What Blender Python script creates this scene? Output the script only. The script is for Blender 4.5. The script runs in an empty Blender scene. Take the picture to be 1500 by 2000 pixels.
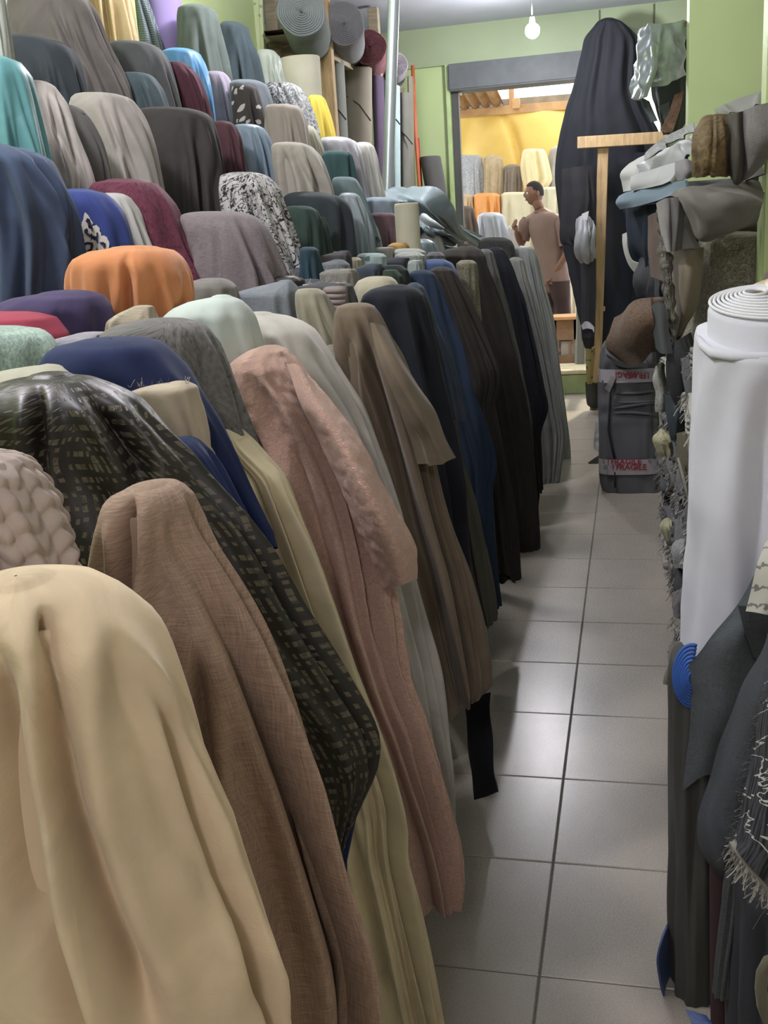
import bpy, bmesh, math, random
import numpy as np
from mathutils import Vector, Matrix
from mathutils.bvhtree import BVHTree
from mathutils import noise as mnoise

S = bpy.context.scene
COL = S.collection

# ---------------------------------------------------------------- camera
F = 2000.0; CX = 750.0; CY = 1000.0; HC = 1.54
_Y = np.array([483., -565., F]); _Y /= np.linalg.norm(_Y)
_X = np.array([8282., 0., -2000.]); _X -= _Y * (_X @ _Y); _X /= np.linalg.norm(_X)
_Z = -np.cross(_X, _Y)
if _Z[1] > 0: _Z = -_Z
def ray(px, py):
    d = np.array([px - CX, py - CY, F]); return np.array([d @ _X, d @ _Y, d @ _Z]) / F
CAMP = np.array([0., 0., HC])
def onX(px, py, x): r = ray(px, py); return CAMP + r * (x / r[0])
def onY(px, py, y): r = ray(px, py); return CAMP + r * (y / r[1])
def onZ(px, py, z): r = ray(px, py); return CAMP + r * ((z - HC) / r[2])

cd = bpy.data.cameras.new('camera'); cam = bpy.data.objects.new('camera', cd); COL.objects.link(cam)
cd.sensor_fit = 'VERTICAL'; cd.sensor_height = 36; cd.sensor_width = 27; cd.lens = F / 2000 * 36
cd.clip_start = 0.02; cd.clip_end = 200
right = Vector((_X[0], _Y[0], _Z[0])); up = -Vector((_X[1], _Y[1], _Z[1])); back = -Vector((_X[2], _Y[2], _Z[2]))
M = Matrix((right, up, back)).transposed().to_4x4(); M.translation = Vector((0, 0, HC))
cam.matrix_world = M
S.camera = cam

# ---------------------------------------------------------------- world, lights, exposure
S.view_settings.view_transform = 'Standard'; S.view_settings.look = 'None'
S.view_settings.gamma = 1; S.view_settings.use_curve_mapping = False
S.view_settings.exposure = 0.35
w = bpy.data.worlds.new('world'); S.world = w; w.use_nodes = True
wn = w.node_tree.nodes; bg = wn['Background']
bg.inputs['Color'].default_value = (0.95, 0.97, 1.0, 1); bg.inputs['Strength'].default_value = 2.2

def light(name, kind, loc, energy, color, size=0.1, rot=None):
    l = bpy.data.lights.new(name, kind); l.energy = energy; l.color = color
    if kind == 'POINT': l.shadow_soft_size = size
    if kind == 'AREA': l.shape = 'RECTANGLE'; l.size = size[0]; l.size_y = size[1]
    if kind == 'SUN': l.angle = size
    o = bpy.data.objects.new(name, l); o.location = loc
    if rot: o.rotation_euler = rot
    COL.objects.link(o); return o
COOL = (1.0, 0.945, 0.985)
light('near_ceiling_lamp', 'POINT', (-1.5, 1.55, 3.12), 88, COOL, 0.10)
light('middle_ceiling_lamp', 'POINT', (-1.25, 4.8, 3.12), 66, COOL, 0.10)
light('rear_bulb_light', 'POINT', (-0.74, 8.30, 2.90), 44, COOL, 0.06)
light('behind_camera_fill', 'POINT', (-0.1, -1.4, 2.9), 46, COOL, 0.15)  # unseen fill added behind the camera to brighten right-facing sides
light('sun', 'SUN', (0, 14, 6), 2.5, (1.0, 0.86, 0.62), 0.05, (math.radians(50), math.radians(15), math.radians(165)))

# ---------------------------------------------------------------- materials
def lin(c):
    out = []
    for v in c:
        v = v / 255.0
        out.append(v / 12.92 if v <= 0.04045 else ((v + 0.055) / 1.055) ** 2.4)
    return tuple(out)
def hexc(h): return lin((int(h[0:2], 16), int(h[2:4], 16), int(h[4:6], 16)))
def soft(c, k=.14):
    g = .3 * c[0] + .55 * c[1] + .15 * c[2]; return tuple(v * (1 - k) + g * k for v in c)
class NT:
    def __init__(s, name):
        s.m = bpy.data.materials.new(name); s.m.use_nodes = True
        s.t = s.m.node_tree; s.b = s.t.nodes['Principled BSDF']
    def n(s, t, **k):
        o = s.t.nodes.new(t)
        for a, v in k.items():
            if a.startswith('i_'): o.inputs[a[2:].replace('_', ' ')].default_value = v
            else: setattr(o, a, v)
        return o
    def l(s, a, b): s.t.links.new(a, b)
    def mth(s, op, a, b=None, c=None):
        o = s.n('ShaderNodeMath', operation=op)
        for i, v in enumerate((a, b, c)):
            if v is None: continue
            if isinstance(v, (int, float)): o.inputs[i].default_value = v
            else: s.l(v, o.inputs[i])
        return o.outputs[0]
    def mix(s, f, a, b):
        o = s.n('ShaderNodeMix', data_type='RGBA')
        for i, v in ((0, f), (6, a), (7, b)):
            if isinstance(v, (int, float)): o.inputs[i].default_value = v
            elif isinstance(v, tuple): o.inputs[i].default_value = (v[0], v[1], v[2], 1)
            else: s.l(v, o.inputs[i])
        return o.outputs[2]
    def ramp(s, f, lo, hi):
        o = s.n('ShaderNodeMapRange'); s.l(f, o.inputs[0]); o.inputs[1].default_value = lo; o.inputs[2].default_value = hi
        return o.outputs[0]
    def noise(s, vec, scale, detail=3, dist=0.0, rough=0.55):
        o = s.n('ShaderNodeTexNoise', i_Scale=scale, i_Detail=detail, i_Distortion=dist, i_Roughness=rough)
        s.l(vec, o.inputs['Vector']); return o.outputs['Fac']
    def bump(s, h, strength, dist):
        o = s.n('ShaderNodeBump', i_Strength=strength, i_Distance=dist); s.l(h, o.inputs['Height'])
        s.l(o.outputs[0], s.b.inputs['Normal'])
def sc(c, k): return tuple(min(1.0, v * k) for v in c)
MATS = {}
def fab(kind, col, col2=None):
    key = (kind, col, col2)
    if key in MATS: return MATS[key]
    n = NT(kind + '_cloth'); c = soft(hexc(col)); b = n.b
    c2 = soft(hexc(col2)) if col2 else sc(c, .35)
    tc = n.n('ShaderNodeTexCoord'); uv = tc.outputs['UV']; ob = tc.outputs['Object']
    b.inputs['Roughness'].default_value = 0.85
    b.inputs['Specular IOR Level'].default_value = 0.25
    sheen = 0.12
    big = n.noise(ob, 5, 3)
    if kind in ('plain', 'velvet', 'crush', 'linen', 'satin', 'metal', 'teddy', 'terry', 'cord', 'fuzz'):
        if kind == 'crush':
            m = n.ramp(n.noise(uv, 16, 5, 2.5, .65), .38, .62)
            m2 = n.noise(uv, 110, 4, 0)
            col_o = n.mix(m, sc(c, .62), sc(c, 1.5)); col_o = n.mix(n.ramp(m2, .35, .65), col_o, n.mix(0.75, col_o, sc(c, 1.8)))
            sheen = .35; n.bump(m, .35, .004)
        elif kind == 'velvet':
            m = n.ramp(n.noise(uv, 9, 4, .8), .3, .7); col_o = n.mix(m, sc(c, .86), sc(c, 1.14)); sheen = .3
            n.bump(n.noise(uv, 420, 2), .25, .001)
        elif kind == 'linen':
            mp = n.n('ShaderNodeMapping'); mp.inputs['Scale'].default_value = (40, 620, 1); n.l(uv, mp.inputs[0])
            mq = n.n('ShaderNodeMapping'); mq.inputs['Scale'].default_value = (620, 40, 1); n.l(uv, mq.inputs[0])
            h1 = n.noise(mp.outputs[0], 1, 3); h2 = n.noise(mq.outputs[0], 1, 3)
            m = n.mth('MULTIPLY', n.mth('ADD', h1, h2), .5)
            col_o = n.mix(n.ramp(m, .38, .62), sc(c, .72), sc(c, 1.25)); n.bump(m, .35, .002)
        elif kind == 'satin':
            col_o = n.mix(big, sc(c, .85), sc(c, 1.1)); b.inputs['Roughness'].default_value = .45; b.inputs['Specular IOR Level'].default_value = .45
            n.bump(n.noise(ob, 14, 3, .6), .3, .01)
        elif kind == 'metal':
            col_o = n.mix(big, sc(c, .8), sc(c, 1.15)); b.inputs['Roughness'].default_value = .3; b.inputs['Metallic'].default_value = .55
            n.bump(n.noise(ob, 12, 3, .8), .4, .015)
        elif kind == 'teddy':
            v = n.n('ShaderNodeTexVoronoi', i_Scale=230.0); n.l(uv, v.inputs['Vector'])
            m = n.noise(uv, 150, 4, 1.5, .7); col_o = n.mix(n.ramp(m, .3, .7), sc(c, .78), sc(c, 1.3)); n.bump(m, .8, .006); sheen = .35
        elif kind == 'terry':
            m = n.noise(uv, 70, 4, 2.2, .7); col_o = n.mix(n.ramp(m, .38, .6), sc(c, .5), sc(c, 1.35)); n.bump(m, 1, .010)
        elif kind == 'fuzz':
            m = n.noise(uv, 130, 4, 1.2, .7); col_o = n.mix(n.ramp(m, .35, .65), sc(c, .6), sc(c, 1.35)); n.bump(m, .8, .006); sheen = .3
        elif kind == 'cord':
            m = n.noise(uv, 26, 4, 1.5); col_o = n.mix(n.ramp(m, .35, .65), sc(c, .6), sc(c, 1.35)); n.bump(m, .8, .01)
        else:
            m = n.noise(uv, 500, 2); col_o = n.mix(n.ramp(big, .3, .7), sc(c, .93), sc(c, 1.07)); n.bump(m, .25, .001)
    elif kind == 'jacquard':
        sp = n.n('ShaderNodeSeparateXYZ'); n.l(uv, sp.inputs[0])
        cell = .046
        U = n.mth('DIVIDE', sp.outputs[0], cell); V = n.mth('DIVIDE', sp.outputs[1], cell)
        fu = n.mth('FRACT', U); fv = n.mth('FRACT', V)
        par = n.mth('PINGPONG', n.mth('ADD', n.mth('FLOOR', U), n.mth('FLOOR', V)), 1.0)
        g = n.mth('ADD', n.mth('MULTIPLY', par, fu), n.mth('MULTIPLY', n.mth('SUBTRACT', 1.0, par), fv))
        h = n.mth('ADD', n.mth('MULTIPLY', par, fv), n.mth('MULTIPLY', n.mth('SUBTRACT', 1.0, par), fu))
        bar = n.mth('GREATER_THAN', n.mth('SINE', n.mth('MULTIPLY', g, 18.85)), 0.25)
        edge = n.mth('GREATER_THAN', n.mth('PINGPONG', h, .5), .07)
        ring = n.mth('GREATER_THAN', n.mth('SINE', n.mth('MULTIPLY', n.mth('PINGPONG', h, .5), 20.0)), -.35)
        patt = n.mth('MULTIPLY', n.mth('MULTIPLY', bar, edge), ring)
        scr = n.ramp(n.noise(uv, 90, 3, .4), .25, .5)
        patt = n.mth('MULTIPLY', patt, scr)
        col_o = n.mix(patt, c, c2 or sc(c, 3)); b.inputs['Roughness'].default_value = .42; b.inputs['Specular IOR Level'].default_value = .4
        n.bump(n.mth('MULTIPLY', patt, 1.0), .7, .003); sheen = 0
    elif kind == 'toile':
        w1 = n.noise(uv, 11, 2, 1.0)
        ln = n.mth('LESS_THAN', n.mth('ABSOLUTE', n.mth('SUBTRACT', n.noise(uv, 26, 4, 1.4), .5)), .025)
        fol = n.mth('GREATER_THAN', n.noise(uv, 60, 5, 1.0, .7), .54)
        area = n.mth('GREATER_THAN', w1, .52)
        m = n.mth('MAXIMUM', n.mth('MULTIPLY', fol, area), ln)
        col_o = n.mix(m, c, c2)
    elif kind == 'floral':
        v = n.n('ShaderNodeTexVoronoi', i_Scale=22.0); n.l(uv, v.inputs['Vector'])
        m = n.mth('LESS_THAN', n.mth('ADD', v.outputs['Distance'], n.mth('MULTIPLY', n.noise(uv, 60, 3), .5)), .5)
        col_o = n.mix(m, c, c2)
    elif kind == 'brocade':
        m = n.ramp(n.noise(uv, 38, 4, 1.8), .45, .55); col_o = n.mix(m, c, c2); n.bump(m, .5, .004)
    elif kind == 'tweed':
        w1 = n.n('ShaderNodeTexWave', i_Scale=38.0, i_Distortion=.6); n.l(uv, w1.inputs[0])
        w2 = n.n('ShaderNodeTexWave', bands_direction='Y', i_Scale=30.0, i_Distortion=.6); n.l(uv, w2.inputs[0])
        m = n.mth('GREATER_THAN', n.mth('MULTIPLY', w1.outputs['Fac'], w2.outputs['Fac']), .3); col_o = n.mix(m, c, c2)
    elif kind == 'brush':
        mp = n.n('ShaderNodeMapping'); mp.inputs['Scale'].default_value = (230, 14, 1); n.l(uv, mp.inputs[0])
        h = n.noise(mp.outputs[0], 1, 4, .4)
        mp2 = n.n('ShaderNodeMapping'); mp2.inputs['Scale'].default_value = (7, 22, 1); mp2.inputs['Rotation'].default_value = (0, 0, .35); n.l(uv, mp2.inputs[0])
        s2 = n.mth('LESS_THAN', n.mth('ABSOLUTE', n.mth('SUBTRACT', n.noise(mp2.outputs[0], 1, 3, .5), .5)), .010)
        base = n.mix(n.ramp(h, .42, .6), c, sc(c, 4.5)); col_o = n.mix(s2, base, c2); n.bump(h, .5, .003)
    elif kind == 'stripe':
        w1 = n.n('ShaderNodeTexWave', bands_direction='Y', i_Scale=9.0, i_Distortion=2.5); n.l(uv, w1.inputs[0]); w1.inputs['Detail'].default_value = 4; w1.inputs['Detail Scale'].default_value = 9
        m = n.ramp(w1.outputs['Fac'], .9, .97); col_o = n.mix(m, c, c2)
    else:
        col_o = n.mix(big, sc(c, .9), sc(c, 1.1))
    if isinstance(col_o, tuple): b.inputs['Base Color'].default_value = (*col_o, 1)
    else: n.l(col_o, b.inputs['Base Color'])
    b.inputs['Sheen Weight'].default_value = sheen * min(1, .12 + 4 * max(c)); b.inputs['Sheen Roughness'].default_value = .45
    b.inputs['Sheen Tint'].default_value = (*[min(1, .5 + v) for v in c], 1)
    MATS[key] = n.m; return n.m
def simple(name, col, rough=.6, metal=0., spec=.4, nscale=8, var=.12, bump=0., stretch=None, emit=None):
    key = ('s', name, col)
    if key in MATS: return MATS[key]
    n = NT(name); c = hexc(col); tc = n.n('ShaderNodeTexCoord'); v = tc.outputs['Object']
    if stretch:
        mp = n.n('ShaderNodeMapping'); mp.inputs['Scale'].default_value = stretch; n.l(v, mp.inputs[0]); v = mp.outputs[0]
    m = n.noise(v, nscale, 4, .3)
    n.l(n.mix(n.ramp(m, .3, .7), sc(c, 1 - var), sc(c, 1 + var)), n.b.inputs['Base Color'])
    n.b.inputs['Roughness'].default_value = rough; n.b.inputs['Metallic'].default_value = metal; n.b.inputs['Specular IOR Level'].default_value = spec
    if bump: n.bump(m, bump, .01)
    if emit: n.b.inputs['Emission Color'].default_value = (*hexc(col), 1); n.b.inputs['Emission Strength'].default_value = emit
    MATS[key] = n.m; return n.m

# ---------------------------------------------------------------- object helpers
def link(name, me, m, parent=None, smooth=True, kind=None):
    if m is not None and not me.materials: me.materials.append(m)
    if smooth and len(me.polygons): me.polygons.foreach_set('use_smooth', [True] * len(me.polygons))
    o = bpy.data.objects.new(name, me); COL.objects.link(o)
    if parent is not None: o.parent = parent; o.matrix_parent_inverse = Matrix.Translation(-parent.location)
    if kind: o['kind'] = kind
    return o
def tag(o, label, cat, group=None):
    o['label'] = label; o['category'] = cat
    if group: o['group'] = group
    return o
def thing(name, label, cat, loc, group=None):
    o = bpy.data.objects.new(name, None); o.empty_display_size = .05; o.location = loc; COL.objects.link(o)
    return tag(o, label, cat, group)
def bm_obj(name, bm, m, parent=None, smooth=False, kind=None):
    me = bpy.data.meshes.new(name); bm.normal_update(); bm.to_mesh(me); bm.free()
    return link(name, me, m, parent, smooth, kind)
def box(bm, lo, hi, rot=None):
    r = bmesh.ops.create_cube(bm, size=1)
    c = [(a + b) / 2 for a, b in zip(lo, hi)]; s = [abs(b - a) for a, b in zip(lo, hi)]
    mt = Matrix.Translation(c)
    if rot: mt = mt @ rot
    bmesh.ops.transform(bm, matrix=mt @ Matrix.Diagonal((*s, 1)), verts=r['verts'])
    return r['verts']
def boxo(name, lo, hi, m, parent=None, bevel=0., kind=None):
    bm = bmesh.new(); box(bm, lo, hi)
    if bevel: bmesh.ops.bevel(bm, geom=bm.edges[:], offset=bevel, segments=2, affect='EDGES')
    return bm_obj(name, bm, m, parent, False, kind)
def bar(name, p0, p1, wx, wy, m, parent=None, bevel=.003):
    # rectangular bar from p0 to p1
    p0 = Vector(p0); p1 = Vector(p1); d = p1 - p0
    bm = bmesh.new(); box(bm, (-wx / 2, -wy / 2, 0), (wx / 2, wy / 2, d.length))
    if bevel: bmesh.ops.bevel(bm, geom=bm.edges[:], offset=bevel, segments=1, affect='EDGES')
    q = d.to_track_quat('Z', 'Y').to_matrix().to_4x4()
    bmesh.ops.transform(bm, matrix=Matrix.Translation(p0) @ q, verts=bm.verts)
    return bm_obj(name, bm, m, parent)
def tube(name, pts, r, m, parent=None, seg=10, kind=None):
    pts = [Vector(p) for p in pts]; V = []; Fc = []
    for i, p in enumerate(pts):
        d = (pts[min(i + 1, len(pts) - 1)] - pts[max(i - 1, 0)]).normalized()
        a = d.orthogonal().normalized() if i == 0 else (a - d * a.dot(d)).normalized()
        bb = d.cross(a); rr = r[i] if isinstance(r, (list, tuple)) else r
        for k in range(seg):
            t = 2 * math.pi * k / seg; V.append(p + (a * math.cos(t) + bb * math.sin(t)) * rr)
    for i in range(len(pts) - 1):
        for k in range(seg):
            k2 = (k + 1) % seg; Fc.append((i * seg + k, i * seg + k2, (i + 1) * seg + k2, (i + 1) * seg + k))
    Fc.append(tuple(range(seg))[::-1]); Fc.append(tuple((len(pts) - 1) * seg + k for k in range(seg)))
    me = bpy.data.meshes.new(name); me.from_pydata([tuple(v) for v in V], [], Fc)
    return link(name, me, m, parent, True, kind)
def grid_mesh(name, P, UV, closed, caps=()):
    # P: rows x cols x 3
    R, C = P.shape[:2]; verts = P.reshape(-1, 3)
    nc = C if closed else C - 1
    i = np.arange(R - 1)[:, None]; j = np.arange(nc)[None, :]; j2 = (j + 1) % C
    f = np.stack([i * C + j, i * C + j2, (i + 1) * C + j2, (i + 1) * C + j], -1).reshape(-1, 4)
    me = bpy.data.meshes.new(name); me.from_pydata(verts.tolist(), [], f.tolist())
    ul = me.uv_layers.new(name='UVMap')
    uj = np.stack([j + 0 * i, j + 1 + 0 * i, j + 1 + 0 * i, j + 0 * i], -1).reshape(-1)
    ui = np.stack([i + 0 * j, i + 0 * j, i + 1 + 0 * j, i + 1 + 0 * j], -1).reshape(-1)
    ul.data.foreach_set('uv', UV[ui, uj].astype(np.float32).reshape(-1))
    return me
def smoothstep(x): x = np.clip(x, 0, 1); return x * x * (3 - 2 * x)
# ---------------------------------------------------------------- cloth builders
def parse(s):
    out = []
    for t in s.split():
        a, b = t.split(':'); l, r = b.split(','); out.append((float(a), float(l), float(r)))
    return out
RISE = [(-1.10, 0.0), (-1.28, .12), (-1.42, .42), (-1.56, .68), (-1.70, .92), (-1.84, 1.15), (-2.4, 1.15)]
def riser_z(x):
    z = 0.
    for k in range(len(RISE) - 1):
        if x < RISE[k][0]: z = RISE[k + 1][1]
    return z
def auto_y(px, py, mode):
    if isinstance(mode, (int, float)): return float(mode)
    if mode[0] == 'z': return float(onZ(px, py, float(mode[1:]))[1])
    s = (onX(px, py, -1)[2] - HC)
    return float(onX(px, py, -1.83 / (1.6 - s))[1])
def drape_mesh(name, outl, y0, rnd, ry=None, n=2.3, amp=.02, npl=7, hem=.02, around=84, step=.018, teddy=0., smock=False, ryg=.25, wing=.72, passes=3, maxr=80, wrn=.0, vall=()):
    L = np.array([onY(a, p, y0) for p, a, b in outl]); R = np.array([onY(b, p, y0) for p, a, b in outl])
    c = np.sqrt(((R[1:] - R[:-1]) ** 2).sum(1)) * .5 + np.abs(R[1:, 2] - R[:-1, 2]) * .5
    t = np.concatenate([[0], np.cumsum(c)]); M_ = int(max(18, min(maxr, t[-1] / step)))
    tt = t[-1] * np.linspace(0, 1, M_) ** 1.6
    def sm(a):
        o = np.interp(tt, t, a); k = np.array([.25, .5, .25]); o2 = o.copy()
        for _ in range(passes): o2[1:-1] = np.convolve(o2, k, 'valid')
        wgt = np.clip((tt - .03) / .08, 0.12, 1); wgt = wgt * np.clip((t[-1] - tt) / .05, 0.2, 1)
        return o * (1 - wgt) + o2 * wgt
    opx = np.array([[p, a, b] for p, a, b in outl], float)
    rpy, rpl, rpr = (np.interp(tt, t, opx[:, i]) for i in range(3))
    xl, zl, xr, zr = sm(L[:, 0]), sm(L[:, 2]), sm(R[:, 0]), sm(R[:, 2])
    cx = (xl + xr) / 2; hw = np.maximum((xr - xl) / 2, .01); zc = (zl + zr) / 2; drop = zc[0] - zc
    # roll radius: half width a few centimetres below the top
    k3 = int(np.argmin(np.abs(drop - min(.035, drop[-1] * .5)))); r0 = hw[k3]
    if ry is None: ry = float(np.clip(r0, .05, .115))
    prof = np.minimum(1, hw / r0); ryv = ry * (prof ** .8) * (1 + ryg * smoothstep(drop / .9))
    th = np.linspace(0, 2 * np.pi, around, endpoint=False); th = th - 1.05 - .55 * np.sin(th)
    ct, st = np.cos(th), np.sin(th)
    ex = np.sign(ct) * np.abs(ct) ** (2 / n); ey = np.sign(st) * np.abs(st) ** (2 / n)
    T, D = np.meshgrid(th, drop)
    Fd = np.zeros_like(T)
    npl = int(npl * 1.5)
    for i in range(npl):
        if i < npl * .85: th0 = math.radians(rnd.uniform(-172, 28))
        else: th0 = math.radians(rnd.uniform(30, 180))
        wdt = rnd.uniform(.06, .19); a = amp * rnd.uniform(.35, 1.2) * (.5 + wdt * 4); s0 = rnd.uniform(-.03, .10); kk = rnd.uniform(-.06, .14)
        g = smoothstep((D - s0) / rnd.uniform(.10, .3))
        dd = (T - th0 - kk * D + np.pi) % (2 * np.pi) - np.pi
        Fd += g * a * (-np.exp(-(dd / wdt) ** 2) + .55 * np.exp(-((dd - 1.5 * wdt) / (wdt * .8)) ** 2) + .35 * np.exp(-((dd + 1.6 * wdt) / wdt) ** 2))
    ph = rnd.uniform(0, 6)
    Fd += amp * .18 * np.sin(3 * T + ph + 3 * D) * smoothstep(D / .3)
    Fd += .0035 * np.sin(9 * T + 11 * D + ph) * smoothstep(D / .05)
    nx = ct / hw[:, None]; ny = st / ryv[:, None]; nl = np.sqrt(nx ** 2 + ny ** 2); nx /= nl; ny /= nl
    lim = np.minimum(hw, ryv)[:, None] * .75
    Fd = np.clip(Fd, -lim, lim)
    if smock:
        Fd += .0035 * np.abs(np.sin(T * 11)) + .0040 * np.abs(np.sin(D * 190 + .8 * np.sin(T * 11) + 1.2 * np.sin(T * 3)))
    if vall:
        B_ = np.stack([cx[:, None] + hw[:, None] * ex[None], y0 + ryv[:, None] * ey[None], zc[:, None] + 0 * T], -1) - CAMP
        q_ = B_ @ np.stack([_X, _Y, _Z]); fr_ = CX + F * q_[..., 0] / q_[..., 2]; rpy = CY + F * q_[..., 1] / q_[..., 2]
    for line, wv, dv in vall:
        ln = np.array(line, float); c_ = np.interp(rpy, ln[:, 1], ln[:, 0])
        gg = smoothstep((rpy - ln[0, 1] + 25) / 110) * smoothstep((ln[-1, 1] + 60 - rpy) / 110)
        dq = (fr_ - c_); Fd += (np.sin(T) < .15) * gg * dv * (-np.exp(-(dq / wv) ** 2) + .45 * np.exp(-((dq + 2.1 * wv) / (1.3 * wv)) ** 2) + .4 * np.exp(-((dq - 2.1 * wv) / (1.3 * wv)) ** 2))
    X = cx[:, None] + hw[:, None] * ex[None] + nx * Fd
    xa = cx[k3] + r0; xb = cx[k3] - r0; flR = np.maximum(xr - xa, 0)[:, None]; flL = np.maximum(xb - xl, 0)[:, None]
    tp = 1 - wing * smoothstep((X - xa) / np.maximum(flR, .02)) * np.clip(flR / .12, 0, 1) - wing * smoothstep((xb - X) / np.maximum(flL, .02)) * np.clip(flL / .12, 0, 1)
    Yv = y0 + ryv[:, None] * ey[None] * tp + ny * Fd
    Zv = zl[:, None] + (zr - zl)[:, None] * ((X - xl[:, None]) / (2 * hw[:, None]))
    hz = np.zeros(around)
    for k in (1, 2, 3, 5, 8): hz += hem * rnd.uniform(.3, 1) / k ** .4 * np.sin(k * th + rnd.uniform(0, 6))
    Zv += hz[None] * smoothstep((D - .5 * drop[-1]) / (.5 * drop[-1] + 1e-6))
    P = np.stack([X, Yv, Zv], -1)
    if wrn:
        for i in range(P.shape[0]):
            for j in range(around):
                q = mnoise.noise(Vector((X[i, j] * 6 + 3, Yv[i, j] * 6, Zv[i, j] * 4 + X[i, j] * 5))) * wrn; q += (1 - abs(mnoise.noise(Vector((X[i, j] * 5 - Zv[i, j] * 3, Yv[i, j] * 5, Zv[i, j] * 3.5)))) * 2) * wrn * .8
                P[i, j, 0] += nx[i, j] * q; P[i, j, 1] += ny[i, j] * q
    if teddy:
        for i in range(P.shape[0]):
            for j in range(around):
                q = mnoise.noise(Vector((X[i, j] * 70, Yv[i, j] * 70, Zv[i, j] * 70))) * teddy
                P[i, j, 0] += nx[i, j] * q; P[i, j, 1] += ny[i, j] * q
    # cap
    cen = P[0].mean(0); cap = []
    hh = min(.006, r0 * .06)
    for f_, u in ((.04, 1.0), (.5, .9), (.8, .55)):
        q = cen + (P[0] - cen) * f_; q[:, 2] += hh * u; cap.append(q)
    cap = np.array(cap); P = np.concatenate([cap, P], 0)
    seg = np.sqrt(((np.roll(P, -1, 1) - P) ** 2).sum(-1)); u = np.concatenate([np.zeros((P.shape[0], 1)), np.cumsum(seg, 1)], 1)
    u0 = np.linspace(0, 1, around + 1)[None] * u[min(len(u) - 1, 3 + k3)][-1]
    u = .55 * u0 + .45 * u
    vv = np.concatenate([[-.06, -.035, -.015], np.sqrt((hw - hw[0]) ** 2 * .3 + (drop) ** 2)])
    UV = np.stack([u, -np.repeat(vv[:, None], around + 1, 1)], -1)
    return grid_mesh(name, P, UV, True), dict(x=float(cx[k3]), z=float(zc[0]), r=float(r0), ry=ry, y=y0)
def roll_mesh(name, r, ry, z0, z1, cx, cy, seg=28, spiral=True, lean=(0, 0)):
    # a wound roll standing upright: rim rounded, wound layers at the top
    prof = [(1.0, z0), (1.0, z1 - .012), (.97, z1 - .003), (.93, z1)]
    if spiral:
        k = .93; up_ = False
        while k > .14: k -= .05; prof.append((k, z1 - (.006 if up_ else 0.0))); k -= .03; prof.append((k, z1 - (.0 if up_ else .006))); up_ = not up_
    prof.append((.02, z1 - .005))
    th = np.linspace(0, 2 * np.pi, seg, endpoint=False); P = []
    for f_, z in prof:
        lx = lean[0] * (z - z0); ly = lean[1] * (z - z0)
        P.append(np.stack([cx + lx + r * f_ * np.cos(th), cy + ly + ry * f_ * np.sin(th), np.full(seg, z)], -1))
    P = np.array(P); u = np.repeat(np.linspace(0, 2 * np.pi * r, seg + 1)[None], len(prof), 0)
    v = np.repeat(np.array([p[1] + (1 - p[0]) * r for p in prof])[:, None], seg + 1, 1)
    return grid_mesh(name, P, np.stack([u, v], -1), True)
DR = {}
def bolt(key, label, kind, col, mode, outline, col2=None, roll=True, rollcol=None, name='draped_fabric_roll', cat='fabric roll', group=None, base=None, **k):
    o = parse(outline); rnd = random.Random(sum(ord(q) * (i + 3) for i, q in enumerate(label)))
    px = (o[1][1] + o[1][2]) / 2; y0 = auto_y(px, o[0][0], mode)
    if group and 'stepped display' in group:
        (pa, la, ra), (pb, lb, rb) = o[-2], o[-1]; e_ = 55; s_ = min(.5, max(.05, (rb - ra) / max(pb - pa, 1)))
        o.append((pb + e_, lb + e_ * .12, rb + e_ * s_))
    wpx = max(b - a for _, a, b in o)
    k.setdefault('around', 170 if wpx > 300 else 120 if wpx > 110 else 84 if wpx > 40 else 56)
    if wpx > 180: k.setdefault('wrn', .006)
    k.setdefault('step', .011 if wpx > 300 else .016)
    me, inf = drape_mesh('draped_cloth', o, y0, rnd, **k)
    z0 = riser_z(inf['x'] - inf['r']) if base is None else base
    if base is None and y0 > 6.5: z0 = 0.
    t = thing(name, label, cat, (inf['x'], y0, z0), group)
    m = fab(kind, col, col2)
    c = link('draped_cloth', me, m, t)
    if roll:
        link('fabric_roll', roll_mesh('fabric_roll', inf['r'] * .80, inf['ry'] * .80, z0, inf['z'] - .02, inf['x'], y0, 20), fab('plain', rollcol or col), t)
    DR[key] = (t, c, inf); return t
def roll(key, label, kind, col, y0, outline, z0=None, ry=None, name='fabric_roll', cat='fabric roll', group=None, col2=None, spiral=True, parts=True):
    o = parse(outline); (p0, a0, b0), (p1, a1, b1) = o[0], o[-1]
    A = onY(a0, p0, y0); B = onY(b0, p0, y0); A1 = onY(a1, p1, y0); B1 = onY(b1, p1, y0)
    r = (B[0] - A[0]) / 2; zt = (A[2] + B[2]) / 2; cx1 = (A1[0] + B1[0]) / 2; cx = (A[0] + B[0]) / 2; zb = (A1[2] + B1[2]) / 2
    sl = (cx - cx1) / (zt - zb)
    if z0 is None: z0 = zb
    t = thing(name, label, cat, (cx1 + sl * (z0 - zb), y0, z0), group)
    link('wound_cloth', roll_mesh('wound_cloth', r, ry or r, z0, zt, cx1 + sl * (z0 - zb), y0, 40, spiral, (sl, 0)), fab(kind, col, col2), t)
    DR[key] = (t, None, dict(x=cx, y=y0, z=zt, r=r)); return t
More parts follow.
